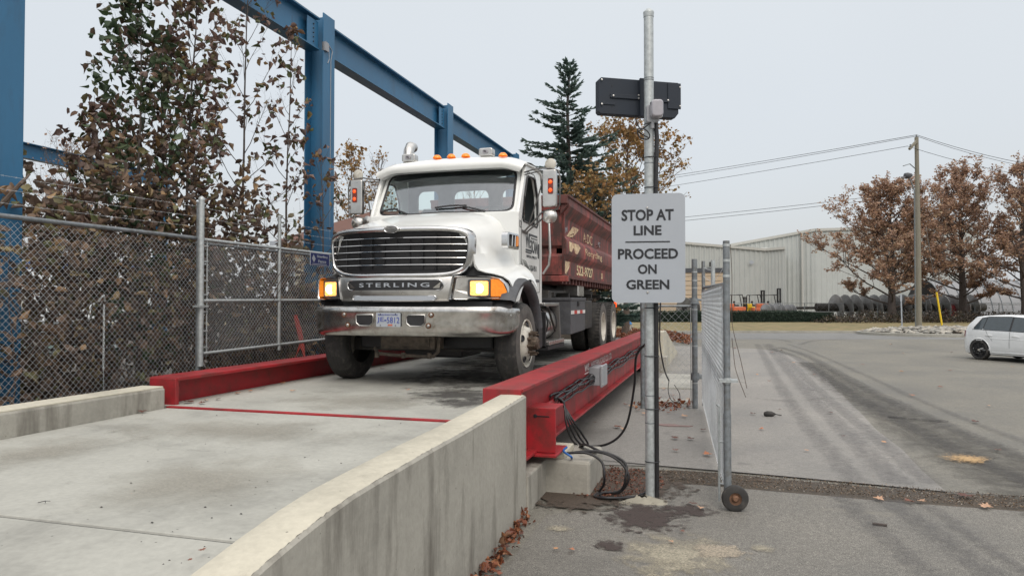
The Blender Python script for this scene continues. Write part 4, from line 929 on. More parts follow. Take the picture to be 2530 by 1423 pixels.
# bracket at the beam end
bk = MB(); bk.box(-1.84,-1.50,6.62,6.66,.46,.86).box(-1.84,-1.50,6.62,7.15,.83,.86).box(-1.54,-1.50,6.66,7.15,.46,.83).box(-1.84,-1.62,7.11,7.15,.46,.83)
bk = MB(); bk.box(-1.835,-1.52,6.62,6.65,.435,.86).box(-1.835,-1.52,6.65,6.98,.835,.86).box(-1.835,-1.62,6.95,6.98,.435,.835).box(-1.66,-1.63,6.65,6.95,.435,.835).box(-1.86,-1.50,6.55,7.05,.405,.43)
bk.build('beam_bracket', M['red'], sc, bevel=.005)
MB().box(-1.72,-1.58,6.616,6.62,.775,.785).lathe([(0,.02),(.004,.018),(.005,.001)], (-1.72,6.62,.78), (0,-1,0), 12).build('bracket_slot', M['ink'], sc)
MB().tube([(-1.75,6.96,.80),(-1.74,SY1-.2,.80)], .026, 10).build('conduit', M['red'], sc, smooth=60)
BF = -1.79+.002
def bfn(y0, z0): return lambda a, b, t: (BF+t, y0+a, z0+b)
white_l = mat('white_stencil', (.62,.52,.52), .6)
text('maker_lettering', 'WESTERN SCALE CO. LTD.', white_l, bfn(10.05,.915), 2.0, .10, rbo, .015)
text('maker_logo', 'WS', white_l, bfn(9.55,.92), .36, .10, rbo, .05)
MB().box(BF,BF+.003,9.55,9.93,1.035,1.05).box(BF,BF+.003,9.55,9.93,.885,.90).build('logo_bar', white_l, rbo)
jb = thing('junction_box', 'small grey junction box clamped on the red beam conduit', 'junction box', (-1.68,10.1,.82))
MB().box(-.11,.05,-.22,.22,-.12,.14).build('box_body', M['jbox'], jb, bevel=.012)
MB().box(.052,.085,-.235,.235,-.14,.16).build('box_cover', M['jbox'], jb, bevel=.01)
for z in (-.1,.12): MB().cyl((.085,-.2,z),(.092,-.2,z),.012,n=8).build('cover_screw', M['steel'], jb)
# cables strapped to the conduit
cb = MB(); r_ = random.Random(4)
for k, (dx, dz) in enumerate(((.03,.045),(-.02,.055),(.045,.02),(.04,-.05))):
    pts = [(-1.75+dx, y, .80+dz+.009*math.sin(y*4.3+k)+.006*math.sin(y*9+k*2)) for y in np.arange(7.45, 10.0, .1)]
    if k < 3: pts += [(-1.72,10.05,.88),(-1.70,10.1,.93)]
    cb.tube(pts, .013, 6)
    cb.tube([(-1.75+dx, y, .80+dz+.02*math.sin(y*3.1+k)) for y in np.arange(10.4, 18, .25)], .013, 6)
for y in np.arange(7.5, 17, .38): cb.tube([Vector((-1.735+.050*math.cos(a), y, .82+.055*math.sin(a))) for a in np.linspace(0,6.28,12)[:-1]], .004, 4, closed=True); 
tag(cb.build('strapped_cable', M['cable'], smooth=60), 'bundle of black cables zip-tied along the red beam conduit', 'cable')
def cable(name, pts, r, m, label, cat='cable'):
    P_ = [Vector(p) for p in pts]; out = []
    for i in range(len(P_)-1):
        p0, p1, p2, p3 = P_[max(i-1,0)], P_[i], P_[i+1], P_[min(i+2,len(P_)-1)]
        for k in range(8):
            t = k/8; out.append(.5*((2*p1)+(p2-p0)*t+(2*p0-5*p1+4*p2-p3)*t*t+(3*p1-p0-3*p2+p3)*t**3))
    out.append(P_[-1]); return out
loops = MB()
for k in range(4):
    o = .035*k
    loops.tube(cable('', [(-1.72,7.5,.84),(-1.62-.02*k,7.45+o,.80),(-1.58+.02*k,7.38+o,.60),(-1.54+.03*k,7.45+o*2,.42),(-1.50+.03*k,7.62+o,.30),(-1.52,7.6+o,.20),(-1.40,7.45-o,.36+.01*k),(-1.2,7.2-o,.365+.008*k)], 0, 0, ''), .0115, 6)
for k in range(3):
    o = .04*k
    q = [W(1400,6.95,.40), W(1480,6.9,.42+.01*k), W(1530+10*k,6.85,.34), W(1552-8*k,6.8,.20), W(1530,6.85,.05+.01*k), W(1490-8*k,6.9,.03), W(1472-5*k,6.8,.02), W(1500,6.72-o,.03+.01*k), W(1560,6.75,.03), W(1597,6.85,.05)]
    if k == 2: q = [W(1400,6.95,.40), W(1450,6.9,.41), W(1485,6.85,.34), W(1492,6.8,.22), W(1490,6.85,.12), W(1480,6.9,.03), W(1500,6.75,.02), W(1590,6.8,.03)]
    loops.tube(cable('', q, 0, 0, ''), .0125, 7)
loops.tube(cable('', [W(1598,7.9,1.42), W(1572,8.2,1.25), W(1566,8.5,.85), W(1545,8.7,.35), W(1500,8.8,.12), W(1430,9.0,.05), W(1380,9.0,.08)], 0, 0, ''), .0145, 7)
tag(loops.build('loose_cable', M['cable'], smooth=60), 'loose black cables looping over the concrete block to the pole', 'cable')
bc = MB(); bc.tube(cable('', [W(1400,7.0,.45), W(1392,6.95,.42), W(1410,6.9,.38), W(1412,6.98,.345)], 0, 0, ''), .011, 6)
tag(bc.build('blue_cable', M['bluecable'], smooth=60), 'short bright blue cable poking out under the red beam', 'cable')
# far ramp wall
fw = thing('far_ramp_wall', 'pale concrete ramp wall sloping down beyond the fence panel', 'wall', (-1.5,19.6,0))
poly = [(0,-.1),(0,1.06),(1.0,1.06),(6.4,.10),(6.4,-.1)]
MB().prism(poly, lambda a,b,t: (t, a, b), -.28, 0).build('wall_face', M['concrete_top'], fw, bevel=.02)
MB().box(-.5,.12,-.45,.0,-.1,.42).build('footing', M['concrete'], fw, bevel=.02)
tag(MB().box(-5.3,-1.78,18.95,19.9,.3,.80).add([(-5.3,19.9,.8),(-1.78,19.9,.8),(-1.78,26,.05),(-5.3,26,.05)], [(0,1,2,3)]).build('far_ramp_slab', slabm), kind='structure')
tag(MB().box(-1.45,-.6,15.6,18.5,-.1,.045).build('footpath', slabm, bevel=.02), kind='structure')
tag(MB().box(-1.45,-.55,13.3,13.7,-.1,.05).build('kerb_piece', slabm), kind='structure')

# ================================================================== SIGN POLE
pc = G(1605,1230)
px_, py_ = pc.x, pc.y
pol = thing('sign_pole', 'tall galvanised steel pole rising from a concrete collar', 'pole', (px_,py_,0))
TOPZ = ZH(22, 6.75)
MB().lathe([(-.05,.046),(TOPZ,.046)], (0,0,0), (0,0,1), 28).build('pole_tube', M['galv'], pol, smooth=60)
MB().lathe([(TOPZ-.05,.049),(TOPZ-.01,.052),(TOPZ,.052),(TOPZ+.012,.04),(TOPZ+.03,.022),(TOPZ+.034,.001)], (0,0,0), (0,0,1), 28).build('pole_cap', M['galv'], pol, smooth=50)
cd = MB(); cd.tube([(.062,-.01,z+.0) for z in (.03,.8,1.6,2.4,3.0)] + [(.075,-.01,3.45),(.06,-.01,3.62)], .022, 8)
cd.build('cable_sleeve', M['cable'], pol, smooth=50)
for i, z in enumerate((.36,.86,1.36,1.82,2.97,3.26,3.58)):
    MB().tube([(.012+.075*math.cos(a)*(1 if math.cos(a)>0 else .78), .052*math.sin(a), z) for a in np.linspace(0,6.28,20)[:-1]], .005, 4, closed=True).build('zip_tie', M['ink'], pol)
for z in (.72,.98,3.2,4.0,4.02): MB().lathe([(z,.0465),(z+.006,.0485),(z+.012,.0465)], (0,0,0), (0,0,1), 24).build('pole_seam', M['galvold'], pol)
col_ = MB(); r_ = random.Random(2)
col_.loft([[(math.cos(a)*r*(1+.16*math.sin(3*a+r*9)+.08*math.sin(7*a)), math.sin(a)*r*(.8+.1*math.cos(2*a)), z+.006*math.sin(5*a+r*20)) for a in np.linspace(0,2*math.pi,49)[:-1]] for r, z in ((.24,-.012),(.22,.006),(.18,.014),(.14,.022),(.10,.030),(.07,.040),(.045,.045))], closed=True)
tag(col_.build('concrete_collar', concrete('rough_collar', (.30,.28,.225), streak=False), smooth=60, loc=(px_-.06,py_-.08,0)), 'rough splash of concrete around the base of the sign pole', 'concrete collar')
# sign face: faces the camera, slightly turned
SD = 6.62; sz = SD/FPX
s_w, s_h = 176*sz, 270*sz
sg = thing('stop_sign_board', 'white rounded sign reading stop at line, proceed on green', 'sign', W(1602,SD,ZH(748,SD)), YAW+R(-9)+R(0))
bd = MB().prism(rrect(-s_w/2/.985, s_w/2/.985, 0, s_h, .055, 6), lambda a,b,t: (a, t, b), 0, .004).build('sign_face', M['signwhite'], sg)
def px2(u, v): return ((u-1602)*sz/.985, (748-v)*sz)
for s, u0, u1, v0, v1 in (('STOP AT',1538,1663,518,546),('LINE',1567,1634,557,582),('PROCEED',1529,1673,614,641),('ON',1577,1622,653,677),('GREEN',1549,1652,691,715)):
    v0, v1 = {518:(517,545),557:(557,581),614:(614,640),653:(653,677),691:(691,715)}[v0]
    a0, b0 = px2(u0, v1); a1, b1 = px2(u1, v0)
    text('sign_lettering', s, M['ink'], lambda a,b,t,a0=a0,b0=b0: (a0+a, -.002-t, b0+b), a1-a0, b1-b0, bd, .03, .001)
a0, b0 = px2(1547,599); a1, b1 = px2(1654,596)
MB().box(a0,a1,-.003,-.001,b0,b1).build('sign_rule', M['ink'], bd)
for v in (513,722):
    a, b = px2(1600, v); MB().lathe([(0,.013),(.006,.010),(.007,.001)], (a,-.001,b), (0,-1,0), 14).build('sign_bolt', M['steel'], sg, smooth=40)
# display panel seen from behind
dD = 6.98; dz = dD/FPX
dp = thing('display_board', 'back of a black electronic display board mounted near the pole top', 'display board', W(1583,dD,ZH(240,dD)), YAW+R(13))
dw, dh = 218*dz/2, 90*dz/2
MB().prism([(-dw,-dh+.02),(-dw+.02,-dh),(dw-.06,-dh),(dw-.02,-dh+.05),(dw-.02,dh),(-dw+.03,dh),(-dw,dh-.03)], lambda a,b,t: (a,t,b), 0, .09).build('housing', M['panel'], dp, bevel=.006)
MB().box(dw-.14,dw+.0,-.012,0,-dh+.09,dh-.01).box(-.01,.05,-.03,.0,-dh-.01,dh+.01).box(-dw+.12,-.01,-.014,0,-.02,.02).box(.05,dw-.12,-.014,0,-.03,.01).box(-dw+.02,-dw+.17,-.008,0,-dh+.09,-dh+.115).build('mounting_rail', M['panel'], dp, bevel=.003)
for x, z in ((-dw+.03,dh-.03),(-dw+.03,-dh+.09),(-dw+.15,0),(dw-.14,-.01),(-.02,.02),(-.02,-.01),(dw-.01,dh-.05),(dw-.01,-dh+.12)):
    MB().lathe([(0,.010),(.005,.009),(.007,.001)], (x,-.014,z), (0,-1,0), 10).build('panel_bolt', M['steel'], dp, smooth=40)
for x, z in ((-dw+.14,.1),(-dw+.14,-.1),(dw-.13,.09),(dw-.13,-.09)): MB().cyl((x,-.001,z),(x,-.003,z),.006,n=8).build('bolt_hole', M['ink'], dp)
# wall pack lamp
lp = thing('pole_lamp', 'clear covered lamp fixed to the pole below the display board', 'lamp', W(1622,6.66,ZH(270,6.66)), YAW)
MB().prism(rrect(-.060,.066,-.085,.09,.035,6), lambda a,b,t: (a*(1-.15*t/.08), -t, b*(1-.1*t/.08)), 0, .075).build('lamp_cover', M['clear'], lp, smooth=40, bevel=.012)
MB().prism(rrect(-.085,.03,-.115,.05,.02,4), lambda a,b,t: (a, t, b), .0, .05).build('lamp_base', M['jbox'], lp, bevel=.006)
MB().cyl((-.03,.02,-.10),(-.03,.02,-.17),.02).build('cable_gland', M['jbox'], lp, smooth=40)
lc = MB(); W6 = lambda u, v, d=6.66: W(u, d, ZH(v, d))
lc.tube(cable('', [W6(1620,290,6.7), W6(1605,305), W6(1585,320), W6(1576,323), W6(1582,338), W6(1600,343), W6(1607,335), W6(1600,322), W6(1585,316), W6(1576,320), W6(1590,332), W6(1606,340)], 0, 0, ''), .0065, 6)
lc.tube(cable('', [W6(1572,283,6.9), W6(1574,300,6.9), W6(1583,318,6.7)], 0, 0, ''), .0065, 6)
tag(lc.build('coiled_cable', M['cable'], smooth=60), 'coiled black wire hanging below the display board', 'cable')

# ================================================================== CHAIN LINK
def chainlink(name, o, xd, length, z0, z1, parent, m, pitch=.035, r=.0025, amp=.0018):
    """zig-zag wires in the plane through o along xd"""
    o = Vector(o); xd = Vector(xd).normalized(); nrm = xd.cross(Vector((0,0,1)))
    nw = int(length/pitch); hz = pitch*1.0; ns = int((z1-z0)/hz)
    V, F = [], []; base = 0
    offs = [(r,0),(-.5*r,.87*r),(-.5*r,-.87*r)]
    for i in range(nw):
        js = np.arange(ns+1); sgn = np.where(js % 2 == 0, -1, 1)
        sgn = sgn*(1 if i % 2 else -1); a = (i+.5)*pitch + sgn*pitch*.5; z = z0 + js*hz; w = sgn*amp
        pts = np.outer(a, np.array(xd)) + np.outer(w, np.array(nrm)) + np.array(o); pts[:,2] = z
        for p, q in offs:
            V.append(pts + np.array(xd)*p + np.array(nrm)*q)
        n = ns+1; s = np.arange(ns)
        for k in range(3):
            k2 = (k+1) % 3
            F.append(np.stack([base+k*n+s, base+k*n+s+1, base+k2*n+s+1, base+k2*n+s], 1))
        base += 3*n
    ob = npmesh(name, np.concatenate(V), np.concatenate(F), m, parent); return ob
def barbs(mb, a, b, sag=.03):
    a = Vector(a); b = Vector(b); n = 14
    pts = [a.lerp(b, k/n) - Vector((0,0,sag*4*(k/n)*(1-k/n))) for k in range(n+1)]
    mb.tube(pts, .0013, 4); L_ = (b-a).length
    for k in range(int(L_/.13)):
        t = (k+.5)/int(L_/.13); p = a.lerp(b, t) - Vector((0,0,sag*4*t*(1-t))); d = (b-a).normalized()*.011
        mb.tube([p-d+Vector((0,0,.009)), p+d-Vector((0,0,.009))], .001, 3); mb.tube([p-d-Vector((0,0,.009)), p+d+Vector((0,0,.009))], .001, 3)
FX = -6.5
fc = thing('chain_link_fence', 'long galvanised chain link fence on the left beside the blue column', 'fence', (FX,7.6,.55))
def rel(p, o): return tuple(Vector(p)-Vector(o))
FO = (FX,7.6,.55)
fm = chainlink('fence_mesh', (0,-5.0,0), (0,1,0), 11.6, .10, 2.13, fc, M['wire'])
MB().tube([(0,-5.0,2.13),(0,-2,2.14),(0,.1,2.15)], .024, 8).build('top_rail', M['galvold'], fc, smooth=60)
MB().tube([(.01,.0,2.09),(.0,6.6,2.11)], .018, 8).build('top_rail', M['galvold'], fc, smooth=60)
MB().tube([(0.02,.04,-.1),(.02,.04,2.62)], .034, 12).build('fence_post', M['galvold'], fc, smooth=60)
bw = MB()
for z in (2.30,2.43,2.56): barbs(bw, (0,-5,z-.02), (0,.0,z)); barbs(bw, (0,.1,z), (0,1.9,z), .01); barbs(bw, (0,1.9,z), (0,4.4,z+.02), .02)
bw.build('barbed_wire', M['wire'], fc)
hg = MB()
for y, z in ((-1.5,1.33),): hg.tube([(.03,y,z),(.07,y,z+.05),(.05,y+.05,z+.07),(.03,y+.08,z)], .009, 6)
for k in range(22): hg.tube([Vector((.04,-1.44,1.28-k*.032))+Vector(((.008 if k%2 else 0)*math.cos(a),(.008 if not k%2 else .003)*math.cos(a),.018*math.sin(a))) for a in np.linspace(0,6.28,9)[:-1]], .0035, 4, closed=True)
hg.tube([(.04,-1.44,.62),(.04,-1.43,.30)], .003, 4)
tag(hg.build('hanging_chain', M['galv'], smooth=60, loc=FO), 'short steel chain hanging on the chain link fence', 'chain')
# framed gate panel in front of the fence
gp = thing('fence_gate', 'bright galvanised gate panel hung on the left fence by the truck', 'gate', (FX+.09,7.60,.55))
def ZG(v, u): return XP(u, v, FX+.09)[2]-.55
yA = 0.0; yB = 5.0
MB().tube([(0,0,.50),(0,0,2.63)], .036, 12).build('gate_post', M['galv'], gp, smooth=60)
MB().lathe([(2.63,.04),(2.66,.04),(2.68,.02),(2.69,.001)], (0,0,0), (0,0,1), 14).build('post_cap', M['galv'], gp, smooth=50)
MB().tube([(0,1.68,.60),(0,1.68,2.60)], .026, 12).build('gate_upright', M['galv'], gp, smooth=60)
MB().lathe([(2.60,.032),(2.63,.032),(2.64,.001)], (0,1.68,0), (0,0,1), 14).build('post_cap', M['galv'], gp, smooth=50)
MB().tube([(0,4.0,.60),(0,4.0,2.66)], .026, 12).build('gate_upright', M['galv'], gp, smooth=60)
MB().lathe([(2.66,.035),(2.70,.035),(2.72,.001)], (0,4.0,0), (0,0,1), 14).build('post_cap', M['galv'], gp, smooth=50)
for z0_, z1_ in ((2.13,2.14),(1.34,1.36),(.66,.72)):
    MB().tube([(0,.04,z0_),(0,yB,z1_)], .022, 10).build('gate_rail', M['galv'], gp, smooth=60)
MB().tube([(.0,.11,.62),(.0,.11,2.13)], .009, 6).build('tension_bar', M['galv'], gp)
for z in (.74,.95,1.2,1.42,1.6,1.85,2.05): MB().box(-.012,.012,.0,.12,z-.01,z+.01).build('hinge_clip', M['galv'], gp)
for z in (1.27,): MB().lathe([(z-.03,.044),(z+.03,.044)], (0,0,0), (0,0,1), 16).box(-.05,.05,-.09,.09,z-.012,z+.012).build('hinge_band', M['galv'], gp)
chainlink('gate_mesh', (.0,.11,0), (0,1,0), 4.85, .66, 2.13, gp, M['wire'])
fs = thing('fence_sign', 'small dark blue and white maker sign wired to the gate panel', 'sign', (FX+.13, 10.05, 2.52))
MB().box(-.003,.003,0,.60,-.05,.16).build('sign_plate', M['signwhite'], fs)
nv = mat('navy', (.02,.03,.12), .5)
MB().box(.003,.005,.02,.58,-.04,.15).build('sign_field', nv, fs)
text('sign_lettering', 'Sterling', M['signwhite'], lambda a,b,t: (.0055+t,.20+a,.07+b), .33, .055, fs, .02); text('sign_lettering', 'Fence', M['signwhite'], lambda a,b,t: (.0055+t,.24+a,.0+b), .24, .05, fs, .02)
MB().prism([(.05,.06),(.10,.13),(.16,.06),(.11,.0)], lambda a,b,t: (.0055+t,a,b), 0, .001).build('sign_emblem', M['signwhite'], fs); MB().box(.0055,.0065,.06,.5,-.028,-.018).build('sign_line', M['signwhite'], fs)

# ================================================================== BLUE GANTRY
GX = -8.0
def hcol(x, y, z0, z1, parent, s=.46, name='column'):
    mb = MB(); h = s/2; mb.box(x-h,x+h,y-h,y-h+.022,z0,z1).box(x-h,x+h,y+h-.022,y+h,z0,z1).box(x-.01,x+.01,y-h+.022,y+h-.022,z0,z1)
    return mb.build(name, M['blue'], parent, bevel=.004)
def gantry(name, label, x, ys_, z0, z1, y0, y1):
    g = thing(name, label, 'steel frame', (x,ys_[1],.3)); o = Vector((x,ys_[1],.3))
    for y in ys_:
        s = .44; h = s/2; X = 0; Y = y-o.y; a, b = .2, z1+.12-.3
        mb = MB()
        mb.box(X-h,X-h+.025,Y-h,Y+h,a,b).box(X+h-.025,X+h,Y-h,Y+h,a,b).box(X-h+.025,X+h-.025,Y-.012,Y+.012,a,b)
        mb.build('column', M['blue'], g, bevel=.004)
    for a, b in zip([y0]+ys_, ys_+[y1]):
        if b-a < .5: continue
        A = a-o.y+(.23 if a != y0 else 0); B = b-o.y-(.23 if b != y1 else 0)
        mb = MB(); mb.box(-.15,.15,A,B,z1-.3-.028,z1-.3-.004).box(-.15,.15,A,B,z0-.3,z0-.3+.024).box(-.009,.009,A,B,z0-.276,z1-.328)
        bm_ = mb.build('crane_beam', M['blue'], g)
        MB().box(-.15,.15,A,B,z1-.3-.004,z1-.3+.004).build('beam_top', M['beamtop'], bm_)
        MB().box(.10,.112,B-.42,B-.02,z0-.25,z1-.38).build('splice_plate', M['bluelight'] if a > 15 else M['blue'], bm_)
        for k in range(5): MB().cyl((.112,B-.2,z0-.18+k*.09),(.13,B-.2,z0-.18+k*.09),.014,n=6).build('splice_bolt', M['darkmetal'], bm_)
    return g
g1 = gantry('crane_gantry', 'blue steel columns carrying a runway beam behind the truck', GX, [6.05,12.95,19.85,27.2,34.5], 7.02, 7.68, 2.5, 40)
MB().tube([(-.02+.225,.06,.3),(.225,.06,6.6),(.24,.1,6.8),(.2,-.15,7.0)], .008, 6).tube([(.2,-.2,6.85),(.21,-.12,6.95),(.22,-.02,6.9),(.22,0,6.6),(.22,-.06,6.5)], .012, 6).box(.19,.26,-.22,-.08,6.72,6.9).build('conduit_box', M['jbox'], g1)
gx2 = -24.6
g2_ = gantry('far_gantry', 'second blue runway beam far behind the leafy saplings', gx2, [4.0,11.5,19.0,26.5], 7.15, 7.72, -4, 27)
bl_ = MB(); bl_.tube([W(-20,7.3,ZH(520,7.3)), W(10,7.3,ZH(495,7.3)), W(48,7.3,ZH(452,7.3)), W(70,7.4,ZH(430,7.4))], [.02,.022,.02,.008], 6)
tag(bl_.build('broken_branch', M['bark']), 'bare broken stick leaning on the fence top at far left', 'branch')

# ================================================================== SWING GATE ON A WHEEL (right)
A = G(1796,1222); Bp = W(1738,12.2)
A = W(1795,6.45); gdir = (Bp-A); gl_ = gdir.length; gd = gdir.normalized()
sg2 = thing('swing_gate', 'open chain link swing gate on a small wheel', 'gate', (A.x,A.y,0), math.atan2(gd.y, gd.x))
mid_t = (lambda: None)
# local x runs along the gate; find where the middle upright sits
best = min(np.linspace(0,1,200), key=lambda t: abs((1265 + FPX*((A.lerp(Bp,t)).x*CA+(A.lerp(Bp,t)).y*SA)/(-(A.lerp(Bp,t)).x*SA+(A.lerp(Bp,t)).y*CA)) - 1762))
xm_ = gl_*best
zt0 = ZH(595,6.45); zr0 = ZH(702,6.45); zr1 = ZH(711,12.2); zb0 = .22; zb1 = .14; ztf = ZH(645,12.2)
MB().tube([(0,0,.05),(0,0,zt0)], .030, 14).build('gate_upright', M['galvold'], sg2, smooth=60)
MB().tube([(0,0,.16),(0,0,.86)], .034, 14).build('upright_sleeve', M['galvold'], sg2, smooth=60)
MB().tube([(gl_,0,.10),(gl_,0,ztf)], .030, 12).build('gate_upright', M['galvold'], sg2, smooth=60)
MB().tube([(xm_,0,.18),(xm_,0,ZH(636,8.3))], .026, 12).build('gate_upright', M['galv'], sg2, smooth=60)
for (a, b) in (((0,0,zr0),(gl_,0,zr1)), ((0,0,zb0),(gl_,0,zb1)), ((.03,0,1.16),(gl_,0,1.20))):
    MB().tube([a, b], .022, 10).build('gate_rail', M['galv'] if a[2] < 2 else M['galvold'], sg2, smooth=60)
chainlink('gate_mesh', (.02,.03,0), (1,0,0), gl_-.05, .20, 2.08, sg2, M['wiregate'], r=.0032, pitch=.05, amp=.009)
w_ = MB()
for dz0, dz1 in ((.02,.05),(.17,.19),(.31,.33)): barbs(w_, (0,0,zt0-dz0-.02), (xm_,0,zt0-dz0-.14), .02); barbs(w_, (xm_,0,zt0-dz0-.14), (gl_,0,ztf-.05-dz1*1.1), .01)
w_.build('barbed_wire', M['wire'], sg2)
for z in (zt0-.04, zt0-.18, zt0-.32): MB().lathe([(z-.012,.033),(z+.012,.033)], (0,0,0), (0,0,1), 14).build('band', M['galv'], sg2)
MB().lathe([(1.135,.036),(1.19,.036)], (0,0,0), (0,0,1), 14).box(-.05,.05,-.09,.07,1.15,1.175).build('latch_band', M['galv'], sg2)
MB().tube([(.05,.07,.06),(.05,.07,.92)], .011, 8).tube([(.05,.07,.92),(.05,.09,.94)], .011).tube([(.05,.07,.22),(0,0,.22)], .008).tube([(.05,.07,.60),(0,0,.60)], .008).build('drop_rod', M['galv'], sg2, smooth=60)
wh = MB().lathe([(-.03,.055),(-.032,.10),(-.026,.112),(-.010,.118),(.010,.118),(.026,.112),(.032,.10),(.03,.055)], (-.05,-.06,.118), (-1,-.12,0), 32).build('wheel', M['rubber'], sg2, smooth=40)
MB().lathe([(.02,.088),(.028,.085),(.012,.075),(.008,.035),(.026,.026),(.036,.018),(.036,.001)], (-.05,-.06,.118), (-1,-.12,0), 28).build('wheel_disc', mat('rusty_disc', (.16,.085,.05), .8, var=.4, scale=30), wh, smooth=40)
MB().tube([(0,0,.13),(0,-.08,.13)], .014).build('wheel_axle', M['hub'], sg2)
tw = MB(); 
tw.tube(cable('', [(0,-.035,2.4),(.02,-.05,2.1),(0,-.045,1.75),(-.01,-.06,1.6),(.0,-.12,1.35),(-.02,-.17,1.1)], 0,0,''), .0028, 4); tw.tube(cable('', [(0,-.045,1.55),(.01,-.06,1.4),(0,-.08,1.25),(-.02,-.16,1.02)],0,0,''), .0028, 4)
tw.build('dry_vine', M['bark'], sg2)
# fence panel and hinge post beyond
hp = G(1716,1008); hp_z = ZH(640,12.5)
hf_ = thing('short_fence', 'short chain link fence panel behind the sign pole', 'fence', (hp.x,hp.y,0), YAW)
MB().tube([(0,0,0),(0,0,hp_z)], .048, 14).build('fence_post', M['galvold'], hf_, smooth=60)
MB().lathe([(.50,.075),(.62,.075)], (0,0,0), (0,0,1), 14).box(.0,.20,-.03,.03,.52,.60).build('hinge_clamp', M['galvold'], hf_, bevel=.01, smooth=40)
MB().lathe([(1.84,.08),(1.94,.06)], (0,0,0), (0,0,1), 10).tube([(.0,0,1.92),(.18,-.02,1.90),(.22,-.02,1.86),(.22,-.02,1.75)], .02, 8).build('hinge_clamp', M['galvold'], hf_, smooth=40)
MB().tube([(-.07,0,.05),(-.07,0,1.78)], .008, 6).build('tension_bar', M['galv'], hf_)
MB().tube([(-.92,0,0),(-.92,0,2.3)], .04, 12).build('fence_post', M['galvold'], hf_, smooth=60)
MB().tube([(-.9,0,1.80),(0,0,1.80)], .02, 8).build('top_rail', M['galvold'], hf_, smooth=60)
chainlink('fence_mesh', (-.90,0,0), (1,0,0), .85, .06, 1.80, hf_, M['wire'], r=.0026, pitch=.062)
b_ = MB()
for z in (2.05,2.2,2.35): barbs(b_, (-.9,0,z), (0,0,z), .01)
b_.build('barbed_wire', M['wire'], hf_)
for z in (.45,1.1,1.74,2.12,2.25,2.4): MB().lathe([(z-.012,.051),(z+.012,.051)], (0,0,0), (0,0,1), 14).build('band', M['galv'], hf_)
hw = MB(); hw.tube(cable('', [W(1632,12.0,ZH(745,12)), W(1630,12,ZH(800,12)), W(1630,12.0,ZH(850,12)), W(1640,12,ZH(910,12)), W(1652,11.9,ZH(940,11.9))],0,0,''), .014, 6)
hw.tube(cable('', [W(1652,11.9,ZH(940,11.9)), W(1650,11.9,ZH(965,11.9)), W(1658,11.9,ZH(988,11.9)), W(1675,11.9,ZH(990,11.9)), W(1678,11.9,ZH(972,11.9)), W(1665,11.9,ZH(950,11.9))],0,0,''), .006, 5)
tag(hw.build('hanging_wire', M['cable'], smooth=60), 'black wire with frayed end hanging on the short fence panel', 'wire')
# ================================================================== LEAVES AND TREES
def rot_frames(n, up_bias=.3, droop=None):
    a = rng.normal(size=(n,3)); a[:,2] *= (1-up_bias)
    if droop is not None: a[:,2] -= droop
    a /= np.linalg.norm(a, axis=1, keepdims=True)
    b = rng.normal(size=(n,3)); b -= (b*a).sum(1, keepdims=True)*a; b /= np.linalg.norm(b, axis=1, keepdims=True)
    return a, b, np.cross(a, b)
def simple_leaves(P_, size, up_bias=.3, droop=None):
    n = len(P_); a, b, c = rot_frames(n, up_bias, droop); s = size*rng.uniform(.55, 1.3, (n,1))
    v = np.stack([P_, P_+a*s*.5+b*s*.38+c*s*.10, P_+a*s, P_+a*s*.5-b*s*.38+c*s*.10], 1).reshape(-1,3)
    f = np.arange(4*n).reshape(n,4); return v, f
def big_leaves(P_, size, droop=.6):
    n = len(P_); a, b, c = rot_frames(n, .2, droop); s = size*rng.uniform(.6, 1.25, (n,1)); k = rng.uniform(.05,.75,(n,1)); cu = rng.uniform(-.6,.5,(n,1))
    pts = [(0,0,0),(.22,.34,.1),(.52,.36,.14),(.76,.14,.06),(1.05,.0,-.08),(.80,-.16,.06),(.52,-.36,.14),(.22,-.34,.1),(.5,0,-.06)]
    vs = []
    for x, y, z in pts:
        yy = y*(1-k*.8) + rng.uniform(-.10,.10,(n,1)); zz = z*(1+3*k) + cu*x*x
        vs.append(P_+a*s*x+b*s*yy+c*s*zz)
    v = np.stack(vs, 1).reshape(-1,3); base = (np.arange(n)*9)[:,None]
    f = np.concatenate([base+np.array([[i, (i+1) % 8, 8]]) for i in range(8)], 0); return v, f
def maple_leaf_mesh(name, m, seed):
    r = random.Random(seed)
    out = [(0,-.5),(.05,-.15),(.30,-.30),(.26,-.10),(.50,.02),(.30,.10),(.34,.30),(.16,.22),(.10,.32),(0,.52),(-.11,.30),(-.18,.22),(-.36,.28),(-.30,.08),(-.5,.0),(-.26,-.10),(-.28,-.32),(-.05,-.15)]
    k1, k2 = r.uniform(.2,.7), r.uniform(-.5,.5)
    vs = [(x, y, k1*x*x*.9 + k2*y*y*.5 + r.uniform(-.03,.06)+.03) for x, y in out] + [(0,0,.02)]
    n = len(out); return vs, [(i, (i+1) % n, n) for i in range(n)]
